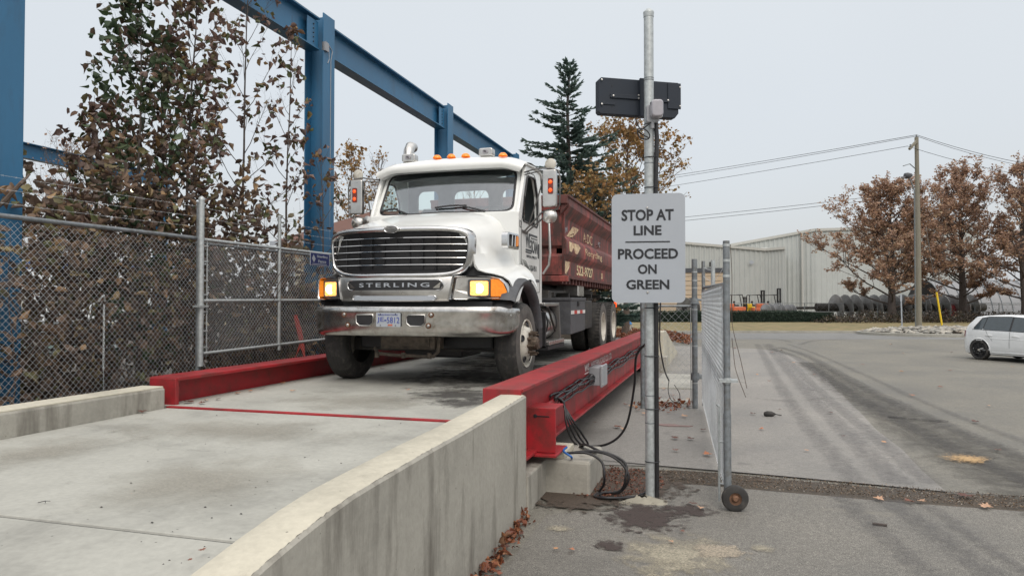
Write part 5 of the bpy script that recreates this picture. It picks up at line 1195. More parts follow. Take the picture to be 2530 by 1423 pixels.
def branchy(base, H, spread, r0, nl, leaf_n, leaf_s, m_leaf, name, label, first=.22, top_up=.6, bark='bark', dense_bottom=1.0, lean=(0,0), group=None, crown_name='crown', bias=.3, cat='tree', twigs=4, wob=.06, leafy=None, hi_leaf=None, asp=1.0, lf_=.38, lowup=1.0, dome=False):
    t = thing(name, label, cat, base, 0, group); tb = MB(); r = random.Random(int(abs(base[0])*71+abs(base[1])*13))
    tr = []; x = y = 0
    for k in range(9):
        q = k/8; tr.append(Vector((x+lean[0]*q*q*H, y+lean[1]*q*q*H, q*H*.93))); x += r.uniform(-wob,wob)*H*.12; y += r.uniform(-wob,wob)*H*.12
    tb.tube(tr, [r0*(1-.93*q/8)*(1.25 if q == 0 else 1) for q in range(9)], 7)
    trunk = tb.build('trunk', M[bark], t, smooth=60)
    pts = []; br = MB()
    for i in range(nl):
        q = first + (1-first)*(i/nl)**.9*.97; k = q*8; p = tr[int(min(7,k))].lerp(tr[int(min(7,k))+1], min(1,k-int(min(7,k))))
        rel_ = (q-first)/(1-first); prof = (math.sin(math.pi*min(1,(rel_*.85+.14)))**.75)*dense_bottom**(1-rel_)
        if dome: prof = (1-.72*rel_**1.25)*min(1, .55+rel_*6)
        L_ = spread*prof*r.uniform(.75,1.15)*(1 if rel_ < .9 else .7); az = i*2.4+r.uniform(-.4,.4); up = r.uniform(.25,.6)*lowup+top_up*rel_
        d = Vector((math.cos(az), math.sin(az)*asp, up)).normalized(); pp = [p]; cur = p.copy()
        for s in range(5):
            d = (d + Vector((r.uniform(-.16,.16), r.uniform(-.16,.16), .07))).normalized(); cur = cur + d*L_/5; pp.append(cur.copy())
        rb_ = r0*lf_*(1-.7*rel_); br.tube(pp, [rb_*(1-.17*s) for s in range(6)], 5)
        for j in range(7):
            s = r.uniform(.25,1); b0 = pp[min(4,int(s*5))].lerp(pp[min(4,int(s*5))+1], s*5-int(s*5) if s < 1 else 1)
            d2 = (d + Vector((r.uniform(-1,1), r.uniform(-1,1), r.uniform(-.25,.8)))*.8).normalized(); l2 = L_*.34*r.uniform(.6,1.3)
            b1 = b0 + d2*l2*.5 + Vector((0,0,r.uniform(-.04,.08)*l2)); b2 = b1 + (d2+Vector((r.uniform(-.3,.3),r.uniform(-.3,.3),.15))).normalized()*l2*.5
            br.tube([b0,b1,b2], [rb_*.32, rb_*.22, rb_*.1], 4, caps=False)
            for _ in range(twigs):
                a0 = b0.lerp(b2, r.uniform(.3,1)); e_ = a0 + Vector((r.uniform(-1,1), r.uniform(-1,1), r.uniform(-.3,1))).normalized()*l2*.45
                br.tube([a0, e_], [rb_*.13, rb_*.05], 3, caps=False); pts += [(a0, e_, rel_)]
    br.build('limbs', M[bark], trunk, smooth=60)
    if leaf_n:
        A_ = np.array([tuple(a) for a, e_, q in pts]); E_ = np.array([tuple(e_) for a, e_, q in pts]); Q = np.array([q for a, e_, q in pts])
        w = np.clip(1.25-Q*1.0, .15, None) if leafy is None else leafy(Q); w = w*rng.uniform(.15,1.6,len(w)); idx = rng.choice(len(pts), leaf_n, p=w/w.sum())
        tt = rng.uniform(.1,1.1,(leaf_n,1)); Pp = A_[idx]*(1-tt)+E_[idx]*tt + rng.normal(scale=leaf_s*.35, size=(leaf_n,3))
        if hi_leaf:
            v, f = big_leaves(Pp, leaf_s); 
        else: v, f = simple_leaves(Pp, leaf_s, bias)
        npmesh(crown_name, v, f, m_leaf, t)
    return t
# ---- big-leaved saplings behind the fence
def sap(u, d, H, spread, n, m, label, **k):
    p = W(u, d, .5); return branchy(p, H, spread, .032, k.pop('nl', 30), n, k.pop('ls', .122), m, 'poplar_sapling', label, first=k.pop('first', .06), top_up=1.3, bark='barkdark', hi_leaf=True, group='leafy saplings behind the fence', twigs=3, **k)
flat = lambda Q: np.ones_like(Q)
sap(335, 9.9, 6.6, 1.15, 1200, M['poplargreen'], 'sapling with dark green top leaves, leftmost tall stem behind the fence', leafy=flat, nl=34)
sap(455, 10.4, 7.7, 1.1, 1350, M['poplar'], 'densest brown leaved sapling rising through the top of the frame', leafy=flat, nl=36, lean=(.012,0))
sap(602, 11.6, 8.4, 1.15, 620, M['poplar'], 'sparse sapling whose straight pale stem stands free against the sky', leafy=flat, nl=30)
sap(395, 10.6, 5.8, 1.3, 1150, M['poplar'], 'bushy brown sapling filling the gap between the two tallest stems', leafy=lambda Q: 1.3-Q, nl=30)
sap(240, 9.9, 4.6, .95, 560, M['poplar'], 'shorter brown sapling reaching out beside the far beam', leafy=flat, nl=24)
sap(150, 9.2, 2.9, .95, 400, M['poplar'], 'low spreading sapling near the leftmost blue column', leafy=flat, nl=20)
sap(700, 12.5, 6.9, .9, 330, M['poplar'], 'thin sapling with hanging curled leaves left of the blue column', leafy=flat, nl=24)
sap(795, 13.8, 4.9, .75, 140, M['poplar'], 'small sapling in front of the blue column by the truck', leafy=flat, nl=18)
# undergrowth: one mass
n = 16000
Pb = np.stack([rng.uniform(-9.6,-6.75,n), rng.uniform(3.9,14.5,n), rng.uniform(0,1,n)], 1)
hgt = np.interp(Pb[:,1], [3.9,5.0,6.0,7,8,9.5,10.5,12,13.5,14.5], [1.0,1.45,2.5,3.1,3.3,3.3,2.6,1.6,1.2,.8])
hgt = hgt*(1+.15*np.sin(Pb[:,1]*5+Pb[:,0]*3)); Pb[:,2] = .55 + (Pb[:,2]**.85)*hgt
Pb = Pb[(np.sin(Pb[:,0]*6+Pb[:,1]*4.1)+np.sin(Pb[:,2]*7+Pb[:,1]*3) > -1.25)]
v, f = big_leaves(Pb, .125, .3); ug = npmesh('undergrowth', v, f, M['bush']); tag(ug, kind='stuff')
stm = MB(); r_ = random.Random(5)
for k in range(150):
    x, y = r_.uniform(-9,-6.8), r_.uniform(4,14); z = .5; pts = [Vector((x,y,z))]; d = Vector((r_.uniform(-.4,.4), r_.uniform(-.5,.5), 1)).normalized()
    for s in range(5): d = (d+Vector((r_.uniform(-.2,.2),r_.uniform(-.2,.2),-.03))).normalized(); pts.append(pts[-1]+d*float(np.interp(y,[4,6,9,12,14],[.3,.45,.5,.35,.25])))
    stm.tube(pts, [.011,.010,.009,.007,.005,.003], 4)
tag(stm.build('undergrowth_stems', M['bark'], smooth=60), kind='stuff')
# stacked sheets seen through the fence
for i, (u0, u1, v0, v1, d, m_, lb_) in enumerate(((-60,165,795,828,12.5,M['darkmetal'],'dark rusty bundle on top of the stacked metal behind the fence'),(-60,300,858,880,11.2,M['plategreen'],'green stack of thin sheets behind the fence'),(-60,140,925,950,10.0,M['plankwood'],'weathered timber baulk lying low behind the fence'))):
    a = W(u0,d,ZH(v1,d)); b = W(u1,d,ZH(v1,d)); z0, z1 = ZH(v1,d), ZH(v0,d)
    st = thing('metal_stack' if i < 2 else 'timber_baulk', lb_, 'stack', ((a.x+b.x)/2,(a.y+b.y)/2,z0), YAW)
    w = (b-a).length
    for k in range(3):
        MB().box(-w/2+.03*k,w/2-.05*k,0,.9,(z1-z0)*k/3+.004,(z1-z0)*(k+1)/3-.012).build('sheet_pack', m_, st)
        MB().box(-w/2+.03*k,w/2-.05*k,-.012,0,(z1-z0)*(k+1)/3-.03,(z1-z0)*(k+1)/3-.016).build('sheet_edge', M['galv'], st)
    for x in (-w*.35, w*.2): MB().box(x,x+.1,.05,.85,-max(.05,z0-.55),0).build('bearer', M['plankwood'], st)
# ---- trees further off
def tree(u, d, vtop, spread, n, ls, m, name, label, **k):
    H = ZH(vtop, d); return branchy(W(u,d,0), H, spread, k.pop('r0', .22), k.pop('nl', 34), n, ls, M[m], name, label, **k)
tree(865, 33, 322, 2.0, 1700, .16, 'yellowleaf', 'autumn_tree', 'yellow autumn tree between the blue columns left of the cab', r0=.10, group='autumn trees behind the truck', top_up=1.2, first=.25)
tree(940, 31, 338, 1.6, 620, .13, 'yellowleaf', 'autumn_tree', 'thin autumn tree showing behind the left mirror of the truck', r0=.08, group='autumn trees behind the truck', top_up=1.3, first=.25)
tree(1170, 36, 385, 2.4, 300, .14, 'yellowleaf', 'autumn_tree', 'nearly bare tree tips showing just above the cab roof', r0=.09, group='autumn trees behind the truck', top_up=1.0)
tree(175, 27, 325, 2.3, 900, .10, 'maple', 'bare_tree', 'pale nearly bare tree behind the far blue beam on the left', r0=.09, top_up=1.1, nl=44, twigs=6)
tree(265, 30, 420, 2.0, 1100, .13, 'maple', 'russet_tree', 'low russet tree glimpsed through the saplings', r0=.09, top_up=.8)
tree(1545, 39, 278, 3.7, 8500, .19, 'yellowleaf', 'maple_tree', 'yellow brown maple directly behind the sign pole', r0=.2, group='maples', top_up=1.0, first=.2)
tree(1475, 31, 410, 2.6, 2600, .19, 'yellowleaf', 'maple_tree', 'smaller maple tangled with the spruce above the red container', r0=.12, group='maples', top_up=.9, first=.15)
tree(2205, 64, 445, 6.9, 34000, .20, 'maple', 'maple_tree', 'widest russet maple left of the utility pole', r0=.38, lf_=.26, bark='barkdark', dense_bottom=1.5, group='maples', dome=True, twigs=6, first=.11, lowup=.45, top_up=.9, nl=56, bias=.6, leafy=lambda Q: np.clip(1.5-1.25*Q,.12,None))
tree(2378, 66, 400, 6.2, 28000, .20, 'maple', 'maple_tree', 'russet maple right of the utility pole above the yellow guy guard', r0=.38, lf_=.26, bark='barkdark', dense_bottom=1.25, group='maples', dome=True, twigs=6, first=.12, lowup=.45, top_up=.95, nl=52, bias=.6, leafy=lambda Q: np.clip(1.4-1.25*Q,.12,None))
tree(2535, 60, 385, 5.4, 15000, .20, 'maple', 'maple_tree', 'maple cut by the right edge of the frame above the white car', r0=.36, lf_=.26, bark='barkdark', group='maples', dome=True, twigs=6, first=.13, lowup=.45, top_up=.95, nl=46, bias=.6)
def spruce(u, d, vtop, half, label):
    H = ZH(vtop, d); t = thing('spruce_tree', label, 'tree', W(u,d,0)); r = random.Random(11)
    MB().tube([(0,0,0),(.05,0,H*.5),(-.05,0,H*.85),(.12,0,H)], [.24,.15,.06,.015], 8).build('trunk', M['barkdark'], t, smooth=60)
    br = MB(); P_ = []; D_ = []; z = 1.2
    while z < H-.15:
        q = z/H; L0 = half*(1-q)**.8*1.12+.12
        nb_ = 9 if q < .75 else 5
        for k in range(nb_):
            az = r.uniform(0,6.28); L_ = L0*r.choice((r.uniform(.3,.7), r.uniform(.7,1.35))); d = Vector((math.cos(az), math.sin(az), .35*q-.05+r.uniform(-.1,.2)+(0.5 if q > .85 else 0))).normalized()
            pts = [Vector((0,0,z))]; cur = pts[0].copy()
            for s in range(6):
                d = (d+Vector((0,0,-.10+.05*s))).normalized(); cur = cur+d*L_/6; pts.append(cur.copy())
            br.tube(pts, [.035*(1-.13*s)*(1-q*.6) for s in range(7)], 4, caps=False)
            for s in range(int(16+L_*42)):
                f_ = r.uniform(.12,1)*5.99; b0 = pts[int(f_)].lerp(pts[int(f_)+1], f_-int(f_)); side_ = Vector((-d.y, d.x, 0))*r.choice((-1,1))
                dd = (d*.9+side_*r.uniform(.1,1.0)+Vector((0,0,r.uniform(-.55,.15)))).normalized(); P_.append(tuple(b0)); D_.append(tuple(dd*r.uniform(.14,.36)*(1.2-q*.4)))
        z += .24+.14*(1-q)*r.uniform(.6,1.6)
    br.build('limbs', M['barkdark'], t)
    P_ = np.array(P_); D_ = np.array(D_); n = len(P_); a = D_; ln = np.linalg.norm(a, axis=1, keepdims=True); b = rng.normal(size=(n,3)); b -= (b*a).sum(1,keepdims=True)*a/ln**2; b /= np.linalg.norm(b,axis=1,keepdims=True); b *= ln*.13
    c = np.cross(a, b); c /= np.linalg.norm(c,axis=1,keepdims=True); c *= ln*.12
    V = np.concatenate([np.stack([P_-b*.3, P_+a*.6-b, P_+a, P_+a*.6+b], 1).reshape(-1,3), np.stack([P_-c*.3, P_+a*.6-c, P_+a, P_+a*.6+c], 1).reshape(-1,3)])
    npmesh('crown', V, np.arange(8*n).reshape(2*n,4), M['needle'], t)
spruce(1405, 33, 150, 3.9, 'dark green spruce rising behind the red container')
spruce(1470, 32, 425, 2.3, 'short dark conifer just above the container rim beside the sign')

# ================================================================== BACKGROUND BUILDINGS
def ribbed(name, a, b, z0, zt0, zt1, m, parent, rib=.55):
    """metal-clad wall from a to b, sloping top"""
    a = Vector((a.x,a.y,0)); b = Vector((b.x,b.y,0)); L_ = (b-a).length; n = max(2, int(L_/rib)); t = (b-a)/L_; nrm = Vector((t.y,-t.x,0))
    lo, hi = [], []
    for k in range(n):
        for f_, o in ((0,0),(.15,.07),(.45,.07),(.6,0)):
            q = (k+f_)/n; p = a+t*(q*L_)+nrm*o; z = zt0+(zt1-zt0)*q; lo.append((p.x,p.y,z0)); hi.append((p.x,p.y,z))
    lo.append((b.x,b.y,z0)); hi.append((b.x,b.y,zt1))
    return MB().loft([lo, hi]).build(name, m, parent)
wh1 = thing('warehouse', 'low grey metal warehouse with a tan roller door behind the gate', 'building', (0,0,0))
p0, p1, p2 = W(1380,84), W(1890,80), W(1940,79.2)
z0_, z1_ = ZH(575,84), ZH(617,80)
ribbed('wall', p0, p1, 0, z0_, z1_, M['cladding'], wh1); ribbed('wall', p1, p2, 0, z1_, ZH(613,79.2), M['cladding'], wh1, .35)
back = [W(1380,112), W(1940,112)]
MB().add([tuple(p0+Vector((0,0,z0_+.05))), tuple(p1+Vector((0,0,z1_+.05))), tuple(p2+Vector((0,0,ZH(613,79.2)+.05))), tuple(back[1]+Vector((0,0,z1_))), tuple(back[0]+Vector((0,0,z0_)))], [(0,1,2,3,4)]).build('roof', M['rooftrim'], wh1)
tr_ = MB()
for a, b, za, zb in ((p0,p1,z0_,z1_),(p1,p2,z1_,ZH(613,79.2))):
    t_ = (b-a).normalized(); n_ = Vector((t_.y,-t_.x,0))*.14
    tr_.bar(a+n_+Vector((0,0,za)), b+n_+Vector((0,0,zb)), .16, .28)
tr_.build('roof_trim', M['rooftrim'], wh1)
ribbed('wall', p2, back[1], 0, ZH(613,79.2), z1_, M['cladding'], wh1)
da = 79.9
a, b = W(1600,82.1), W(1788,80.5)
dn = (b-a).normalized(); nn = Vector((dn.y,-dn.x,0))
dm = MB(); zt = ZH(671,80.5)
for k in range(10): dm.bar(a+nn*.12+Vector((0,0,zt*(k+.5)/10)), b+nn*.12+Vector((0,0,zt*(k+.5)/10)), .06, zt/10-.05)
dm.build('roller_door', M['tandoor'], wh1)
MB().bar(a+nn*.20+Vector((0,0,zt+.15)), b+nn*.20+Vector((0,0,zt+.15)), .12, .5).build('door_lintel', mat('dark_lintel', (.06,.065,.075), .6), wh1)
c = W(1857,80.1)+nn*.15; zz = ZH(648,80)
MB().add([tuple(c+dn*-.27+Vector((0,0,zz))), tuple(c+Vector((0,0,zz-.27))), tuple(c+dn*.27+Vector((0,0,zz))), tuple(c+Vector((0,0,zz+.27)))], [(0,1,2,3)]).build('hazard_diamond', M['signwhite'], wh1)
c = W(1757,80.7)+nn*.25+Vector((0,0,ZH(653,80.7))); MB().obox(c, dn*.2, nn*.12, Vector((0,0,.25))).build('wall_lamp', M['darkmetal'], wh1)
wh2 = thing('warehouse', 'tall grey metal warehouse with low pitched roof behind the russet trees', 'building', (0,0,0))
q0, q1, q2 = W(1800,97), W(2015,93), W(2420,99)
zz0, zz1, zz2 = ZH(607,97), ZH(568,93), ZH(556,99)
ribbed('wall', q0, q1, 0, zz0, zz1, M['cladding'], wh2); ribbed('wall', q1, q2, 0, zz1, zz2, M['cladding'], wh2, .8)
t2 = MB()
for a, b, za, zb in ((q0,q1,zz0,zz1),(q1,q2,zz1,zz2)):
    t_ = (b-a).normalized(); n_ = Vector((t_.y,-t_.x,0))*.15; t2.bar(a+n_+Vector((0,0,za)), b+n_+Vector((0,0,zb)), .2, .35)
t2.build('roof_trim', M['rooftrim'], wh2)
c = W(1982,93.5); MB().tube([c+Vector((0,-.2,0)), c+Vector((0,-.2,ZH(575,93.5)))], .14, 8).build('downpipe', M['rooftrim'], wh2)
bk_ = [W(1800,130), W(2420,130)]
MB().add([tuple(q0+Vector((0,0,zz0))),tuple(q1+Vector((0,0,zz1))),tuple(q2+Vector((0,0,zz2))),tuple(bk_[1]+Vector((0,0,zz2))),tuple(bk_[0]+Vector((0,0,zz0)))], [(0,1,2,3,4)]).build('roof', M['rooftrim'], wh2)
# membrane tunnel
tn = thing('storage_tunnel', 'long grey membrane storage tunnel with curved ribs at far right', 'tent', W(2330,88), YAW)
rr = []; L_ = 30
prof = [(4.2*math.cos(R(a)), 4.6*math.sin(R(a))) for a in range(180, -1, -12)]
mbx = MB(); 
for k in range(25): x = k*L_/24; rr.append([(x, 4.2+c_, s_*(1-.02*(k % 2))) for c_, s_ in prof])
mbx.loft(rr); mbx.build('membrane', M['pvcgrey'], tn, smooth=60)
for k in range(0,25): MB().tube([(k*L_/24, 4.2+c_*1.01, s_*1.01) for c_, s_ in prof], .06, 5).build('rib', M['galvold'], tn)
# giant auger and smaller coils
def helix(mb, r0, r1, x0, x1, turns, th=.05):
    n = int(turns*26); A_, B_ = [], []
    for k in range(n+1):
        a = 2*math.pi*turns*k/n; x = x0+(x1-x0)*k/n; c_, s_ = math.cos(a), math.sin(a)
        A_.append((x, r0*c_, r0*s_)); B_.append((x+.12, r1*c_, r1*s_))
    mb.loft([A_, B_]); mb.loft([[(x+th,y,z) for x,y,z in B_],[(x+th,y,z) for x,y,z in A_]]); mb.loft([B_,[(x+th,y,z) for x,y,z in B_]]); return mb
ag = thing('pile_auger', 'giant steel pile auger with wide spiral flights lying under the maples', 'auger', W(2055,72,1.30), YAW)
MB().tube([(-5.2,0,-.1),(-1.4,0,-.05)], .14, 12).tube([(-1.6,0,0),(15.5,0,0)], .42, 16).build('auger_shaft', M['darkmetal'], ag, smooth=60)
helix(MB(), .4, 1.3, 0, 14.6, 15).build('auger_flight', M['steelgrey'], ag, smooth=50)
for x in (-1.0, 7, 14): MB().box(x,x+.25,-1,1,-1.32,-.5).build('cradle', M['darkmetal'], ag)
for i, (u, d, r, lb_) in enumerate(((1886,68,.62,'left'),(1912,68.5,.62,'middle'),(1940,69,.55,'right'))):
    cg = thing('auger_flight_section', f'{["first","second","third"][i]} small grey auger section from the forklifts behind the hedge', 'auger', W(u,d,1.05), YAW+R(20), 'small auger sections behind the hedge')
    helix(MB(), .12, r, 0, 1.0, 2).build('auger_flight', M['pvcgrey'], cg, smooth=50); MB().tube([(-.2,0,0),(1.2,0,0)], .13, 10).build('auger_shaft', M['greymetal'], cg, smooth=60)
    MB().box(.2,.8,-.5,.5,-1.05,-r*.8).build('cradle', M['darkmetal'], cg)
rl = thing('hose_reel', 'grey coiled reel standing behind the short fence panel', 'reel', W(1700,66,.0), YAW)
MB().lathe([(-.5,.3),(-.5,1.0),(-.42,1.0),(-.42,.5),(-.1,.6),(.2,.6),(.42,.5),(.42,1.0),(.5,1.0),(.5,.3)], (0,0,1.25), (1,.8,0), 28).build('reel_drum', M['greymetal'], rl, smooth=40); MB().box(-.8,.8,-.5,.5,.1,.4).build('reel_base', M['darkmetal'], rl)
for k in range(3): MB().lathe([(-.3+k*.2,.72),(-.22+k*.2,.72)], (0,0,1.25), (1,.8,0), 28).build('coil', M['pvcgrey'], rl)
# forklifts
def forklift(u, d, label, mh, colm, mast_right=True, sx=1.0):
    fk = thing('forklift', label, 'forklift', W(u,d,.25), YAW, 'forklifts parked by the grey warehouse'); s = 1 if mast_right else -1; fk.scale = (1.15,1,1.12)
    MB().box(-1.0,.6,-.5,.5,.35,.95).box(-1.15,-.5,-.5,.5,.4,1.25).build('body', colm, fk, bevel=.08)
    g = MB()
    for y in (-.45,.45): g.tube([(-.8*s*sx,y,1.1),(-.75*s*sx,y,2.05),(.25*s*sx,y,2.12),(.45*s*sx,y,1.0)], .045, 6)
    for x in (-.7,-.4,-.1,.2): g.tube([(x*s*sx,-.45,2.08),(x*s*sx,.45,2.08)], .03, 5)
    g.build('overhead_guard', M['black'], fk)
    m_ = MB()
    for y in (-.38,.38): m_.box(.62*s-.06,.62*s+.08,y-.06,y+.06,.1,mh)
    for z in (.6,1.3,mh-.1): m_.box(.62*s-.05,.62*s+.05,-.38,.38,z,z+.1)
    m_.box(.62*s+.08*s-.02,.62*s+.08*s+.02,-.5,.5,.7,1.2).build('mast', M['black'], fk)
    MB().box(-.4,.0,-.2,.2,1.0,1.15).box(-.45,-.35,-.2,.2,1.1,1.5).build('seat', M['black'], fk)
    for x in (-.75,.4): 
        w = MB()
        for y in (-.5,.35): w.lathe([(0,.1),(0,.30),(.15,.30),(.15,.1)], (x,y,.30), (0,1,0), 16)
        w.build('wheels', M['rubber'], fk, smooth=40)
forklift(1824, 76, 'low forklift with open roof just right of the gate upright', 1.9, M['orange'])
forklift(1868, 77, 'yellow forklift with its mast raised, middle of the three', 2.55, M['yellow'], True)
forklift(1908, 77.5, 'orange forklift with broad black mast, nearest the tall warehouse', 2.75, M['orange'], True, 1.2)
sk = thing('equipment_skid', 'low orange machine block between the two taller forklifts', 'machine', W(1882,75,.1), YAW)
MB().box(-1.0,1.0,-.5,.5,0,1.15).box(-.6,.4,-.4,.4,1.15,1.55).build('skid_body', M['orange'], sk, bevel=.06); MB().box(-.9,.9,-.52,-.5,.3,.5).build('vent_strip', M['black'], sk)
# dark red skip
rd = thing('scrap_bin', 'dark red steel bin behind the yard fence under the maples', 'bin', W(2351,72,.1), YAW)
MB().box(-.95,.95,-.6,.8,.2,1.45).build('bin_body', M['darkred'], rd, bevel=.04); MB().box(-1.0,1.0,-.65,.85,1.45,1.55).build('bin_rim', M['darkred'], rd)
MB().box(.35,.9,-.61,-.60,.75,1.05).build('bin_label', mat('salmon', (.5,.16,.12), .6), rd); MB().box(.35,.9,-.612,-.60,.55,.66).box(.05,.3,-.61,-.6,1.15,1.25).build('bin_stripe', M['signwhite'], rd); MB().box(-.9,.9,-.55,.75,.0,.2).build('bin_feet', M['black'], rd)
# yard fence
yfn = thing('yard_fence', 'long thin steel yard fence behind the hedge and shrubs', 'fence', W(1640,67,.1), YAW)
Lf = 26.6
for z, x0, x1 in ((1.62,6.4,Lf*1.3),(.82,6.4,Lf*1.3),(1.50,25.5,Lf*1.3)): MB().tube([(x0,0,z),(x1,0,z)], .03, 5).build('fence_rail', M['galvold'], yfn)
for k in range(13):
    x = 6.4+k*2.3; MB().tube([(x,0,-.1),(x,0,1.66 if k not in (8,9) else 1.85)], .04, 6).build('fence_post', M['galvold'], yfn)
chainlink('fence_mesh', (6.4,.02,0), (1,0,0), 27, .05, 1.6, yfn, M['galvold'], pitch=.30, r=.008)
# hedge
hd = thing('hedge', 'clipped dark green hedge along the far verge', 'hedge', W(1450,61,.1), YAW)
hl = (2070-1450)/FPX*61
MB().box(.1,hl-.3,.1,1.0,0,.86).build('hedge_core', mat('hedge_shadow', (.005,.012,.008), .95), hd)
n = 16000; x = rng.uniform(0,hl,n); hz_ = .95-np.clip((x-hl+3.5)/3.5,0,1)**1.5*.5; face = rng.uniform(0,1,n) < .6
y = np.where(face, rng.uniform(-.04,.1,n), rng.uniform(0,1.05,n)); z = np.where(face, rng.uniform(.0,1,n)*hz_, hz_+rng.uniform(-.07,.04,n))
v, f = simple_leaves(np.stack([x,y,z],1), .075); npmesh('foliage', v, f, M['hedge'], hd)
# low brown shrubs to the right of the hedge
n = 9000; lat = rng.uniform(25.6,46,n); dd = rng.uniform(58.5,63.5,n)
zz = rng.uniform(0,1,n)*np.interp(lat,[25.6,28,33,38,46],[.3,.85,1.05,1.0,.9])*(.75+.3*np.sin(lat*1.7)+.15*np.sin(lat*4.3+dd))
Pg = np.stack([lat*CA-dd*SA, lat*SA+dd*CA, zz+.1],1); v, f = simple_leaves(Pg, .15); tag(npmesh('ground_shrubs', v, f, leafmat('ground_shrub_leaf', [(0,(.02,.018,.014)),(.5,(.045,.032,.024)),(.8,(.07,.05,.03)),(.93,(.03,.045,.02)),(1,(.22,.14,.09))], .1)), kind='stuff')
# house on the left
hs = thing('house', 'beige house with a brown roof behind the fence gate', 'house', W(800,27), YAW+R(-12))
def hx(u): return (u-800)/FPX*27
zr, ze = ZH(513,29), ZH(592,27)
MB().box(hx(690)+.2,hx(1010),0,7,0,ze).build('wall', M['beige'], hs)
MB().add([(hx(668),-.4,ze-.1),(hx(1030),-.4,ze-.1),(hx(1030),3.5,zr),(hx(820),3.5,zr),(hx(668),7.4,ze-.1),(hx(1030),7.4,ze-.1)], [(0,1,2,3),(0,3,4),(4,3,2,5)]).build('roof', M['shingle'], hs)
MB().box(hx(668),hx(1030),-.42,-.36,ze-.22,ze-.06).build('gutter', M['signwhite'], hs)
sd_ = MB()
for k in range(16): sd_.box(hx(690)+.2,hx(1010),-.02,-.0,.1+k*ze/16,.1+k*ze/16+.015)
sd_.build('siding_lines', M['plankwood'], hs)
for u0,u1,v0,v1 in ((706,720,640,720),(742,752,722,775),(845,870,640,700)):
    w = MB().box(hx(u0),hx(u1),-.05,.0,ZH(v1,27),ZH(v0,27)).build('window', M['tint'], hs)
    MB().box(hx(u0)-.05,hx(u1)+.05,-.055,-.045,ZH(v1,27)-.06,ZH(v1,27)).box((hx(u0)+hx(u1))/2-.02,(hx(u0)+hx(u1))/2+.02,-.06,-.05,ZH(v1,27),ZH(v0,27)).box(hx(u1),hx(u1)+.07,-.06,-.05,ZH(v1,27),ZH(v0,27)).build('frame', M['signwhite'], w)
# far left warehouse band
fw_ = thing('distant_warehouse', 'pale distant warehouse with a blue band behind the left fence', 'building', W(100,60), YAW)
for z0, z1, m_ in ((0,ZH(664,60),M['palewall']),(ZH(664,60),ZH(646,60),M['bluewall'])): MB().box(-14,7,0 if m_ is M['palewall'] else -.03,12,z0,z1).build('wall' if m_ is M['palewall'] else 'roof_band', m_, fw_)
MB().box(-12,-9,-.05,0,.5,3).box(-4,-1,-.05,0,.5,3).build('loading_door', M['rooftrim'], fw_)
# floodlight
fl = thing('floodlight', 'lit floodlight glowing through the sapling leaves', 'lamp', W(341,12.6,0), YAW)
MB().tube([(0,.1,0),(0,.1,ZH(476,12.6))], .05, 8).build('lamp_pole', M['galvold'], fl); MB().lathe([(0,.001),(0,.16),(.03,.165),(.06,.12),(.09,.001)], (0,.0,ZH(477,12.6)), (0,-1,-.2), 20).build('lamp_lens', M['flood'], fl, smooth=40).scale = (1,1,1)
MB().box(-.16,.16,.01,.16,ZH(477,12.6)-.12,ZH(477,12.6)+.12).build('lamp_housing', M['darkmetal'], fl, bevel=.02)
tp = MB(); tp.add([(0,0,.0),(.08,.02,.25),(.03,-.01,.5),(-.03,.01,.7),(.04,0,.72),(.12,.02,.45),(.17,.02,.2),(.2,0,-.05),(.11,.0,.18)], [(0,1,8),(1,2,5,8),(2,3,4,5),(5,6,8),(6,7,8)])
tag(tp.build('flagging_tape', M['tape'], loc=W(729,11.6,.95)), 'red flagging tape tied to the fence bottom by the truck', 'tape')

# ================================================================== STREET THINGS
up_ = thing('utility_pole', 'tall weathered wooden utility pole standing in the stone island', 'utility pole', W(2270,44.5,.1)); hp_ = ZH(342,44.5)
MB().tube([(0,0,-.2),(.0,0,hp_*.5),(-.03,0,hp_)], [.165,.145,.115], 14).build('pole_shaft', M['pole'], up_, smooth=60)
cx = Vector((CA,SA,0))
MB().bar(cx*-.05+Vector((0,-.1,hp_-.25)), cx*-.62+Vector((0,-.5,hp_-.85)), .12, .14).build('crossarm', M['pole'], up_)
for p in (Vector((-.03,0,hp_)), cx*-.55+Vector((0,-.5,hp_-.72))): MB().lathe([(0,.03),(.05,.06),(.09,.04),(.13,.065),(.17,.03),(.2,.001)], p, (0,0,1), 12).build('insulator', M['galvold'], up_, smooth=40)
MB().tube([(cx*0+Vector((0,0,hp_-2.1))), cx*-.5+Vector((0,-.1,hp_-1.7)), cx*-.95+Vector((0,-.2,hp_-1.85))], .03, 6).build('lamp_arm', M['galvold'], up_)
def wire(label, pts, r, sag):
    mb = MB()
    for a, b in zip(pts, pts[1:]):
        mb.tube([a.lerp(b,k/16)-Vector((0,0,sag*4*(k/16)*(1-k/16))) for k in range(17)], r, 4, caps=False)
    return tag(mb.build('power_line', M['ink']), label, 'power line', 'overhead wires')
tp1 = W(2269,44.5,hp_+.25); tp2 = W(2246,44.1,hp_-.55)
wire('topmost overhead wire meeting the utility pole tip', [W(700,98,ZH(545,98)), tp1, W(2900,52,ZH(425,52))], .016, .9)
wire('second overhead wire running just under the top one', [W(700,98,ZH(549,98)), tp1+Vector((0,0,-.08)), W(2900,52,ZH(429,52))], .014, 1.0)
wire('overhead wire attached to the outer end of the crossarm', [W(700,96,ZH(570,96)), tp2, W(2900,52,ZH(452,52))], .014, .9)
wire('upper of the two low wires ending in the widest maple', [W(1000,90,ZH(590,90)), W(2130,66,ZH(489,66))], .02, .4)
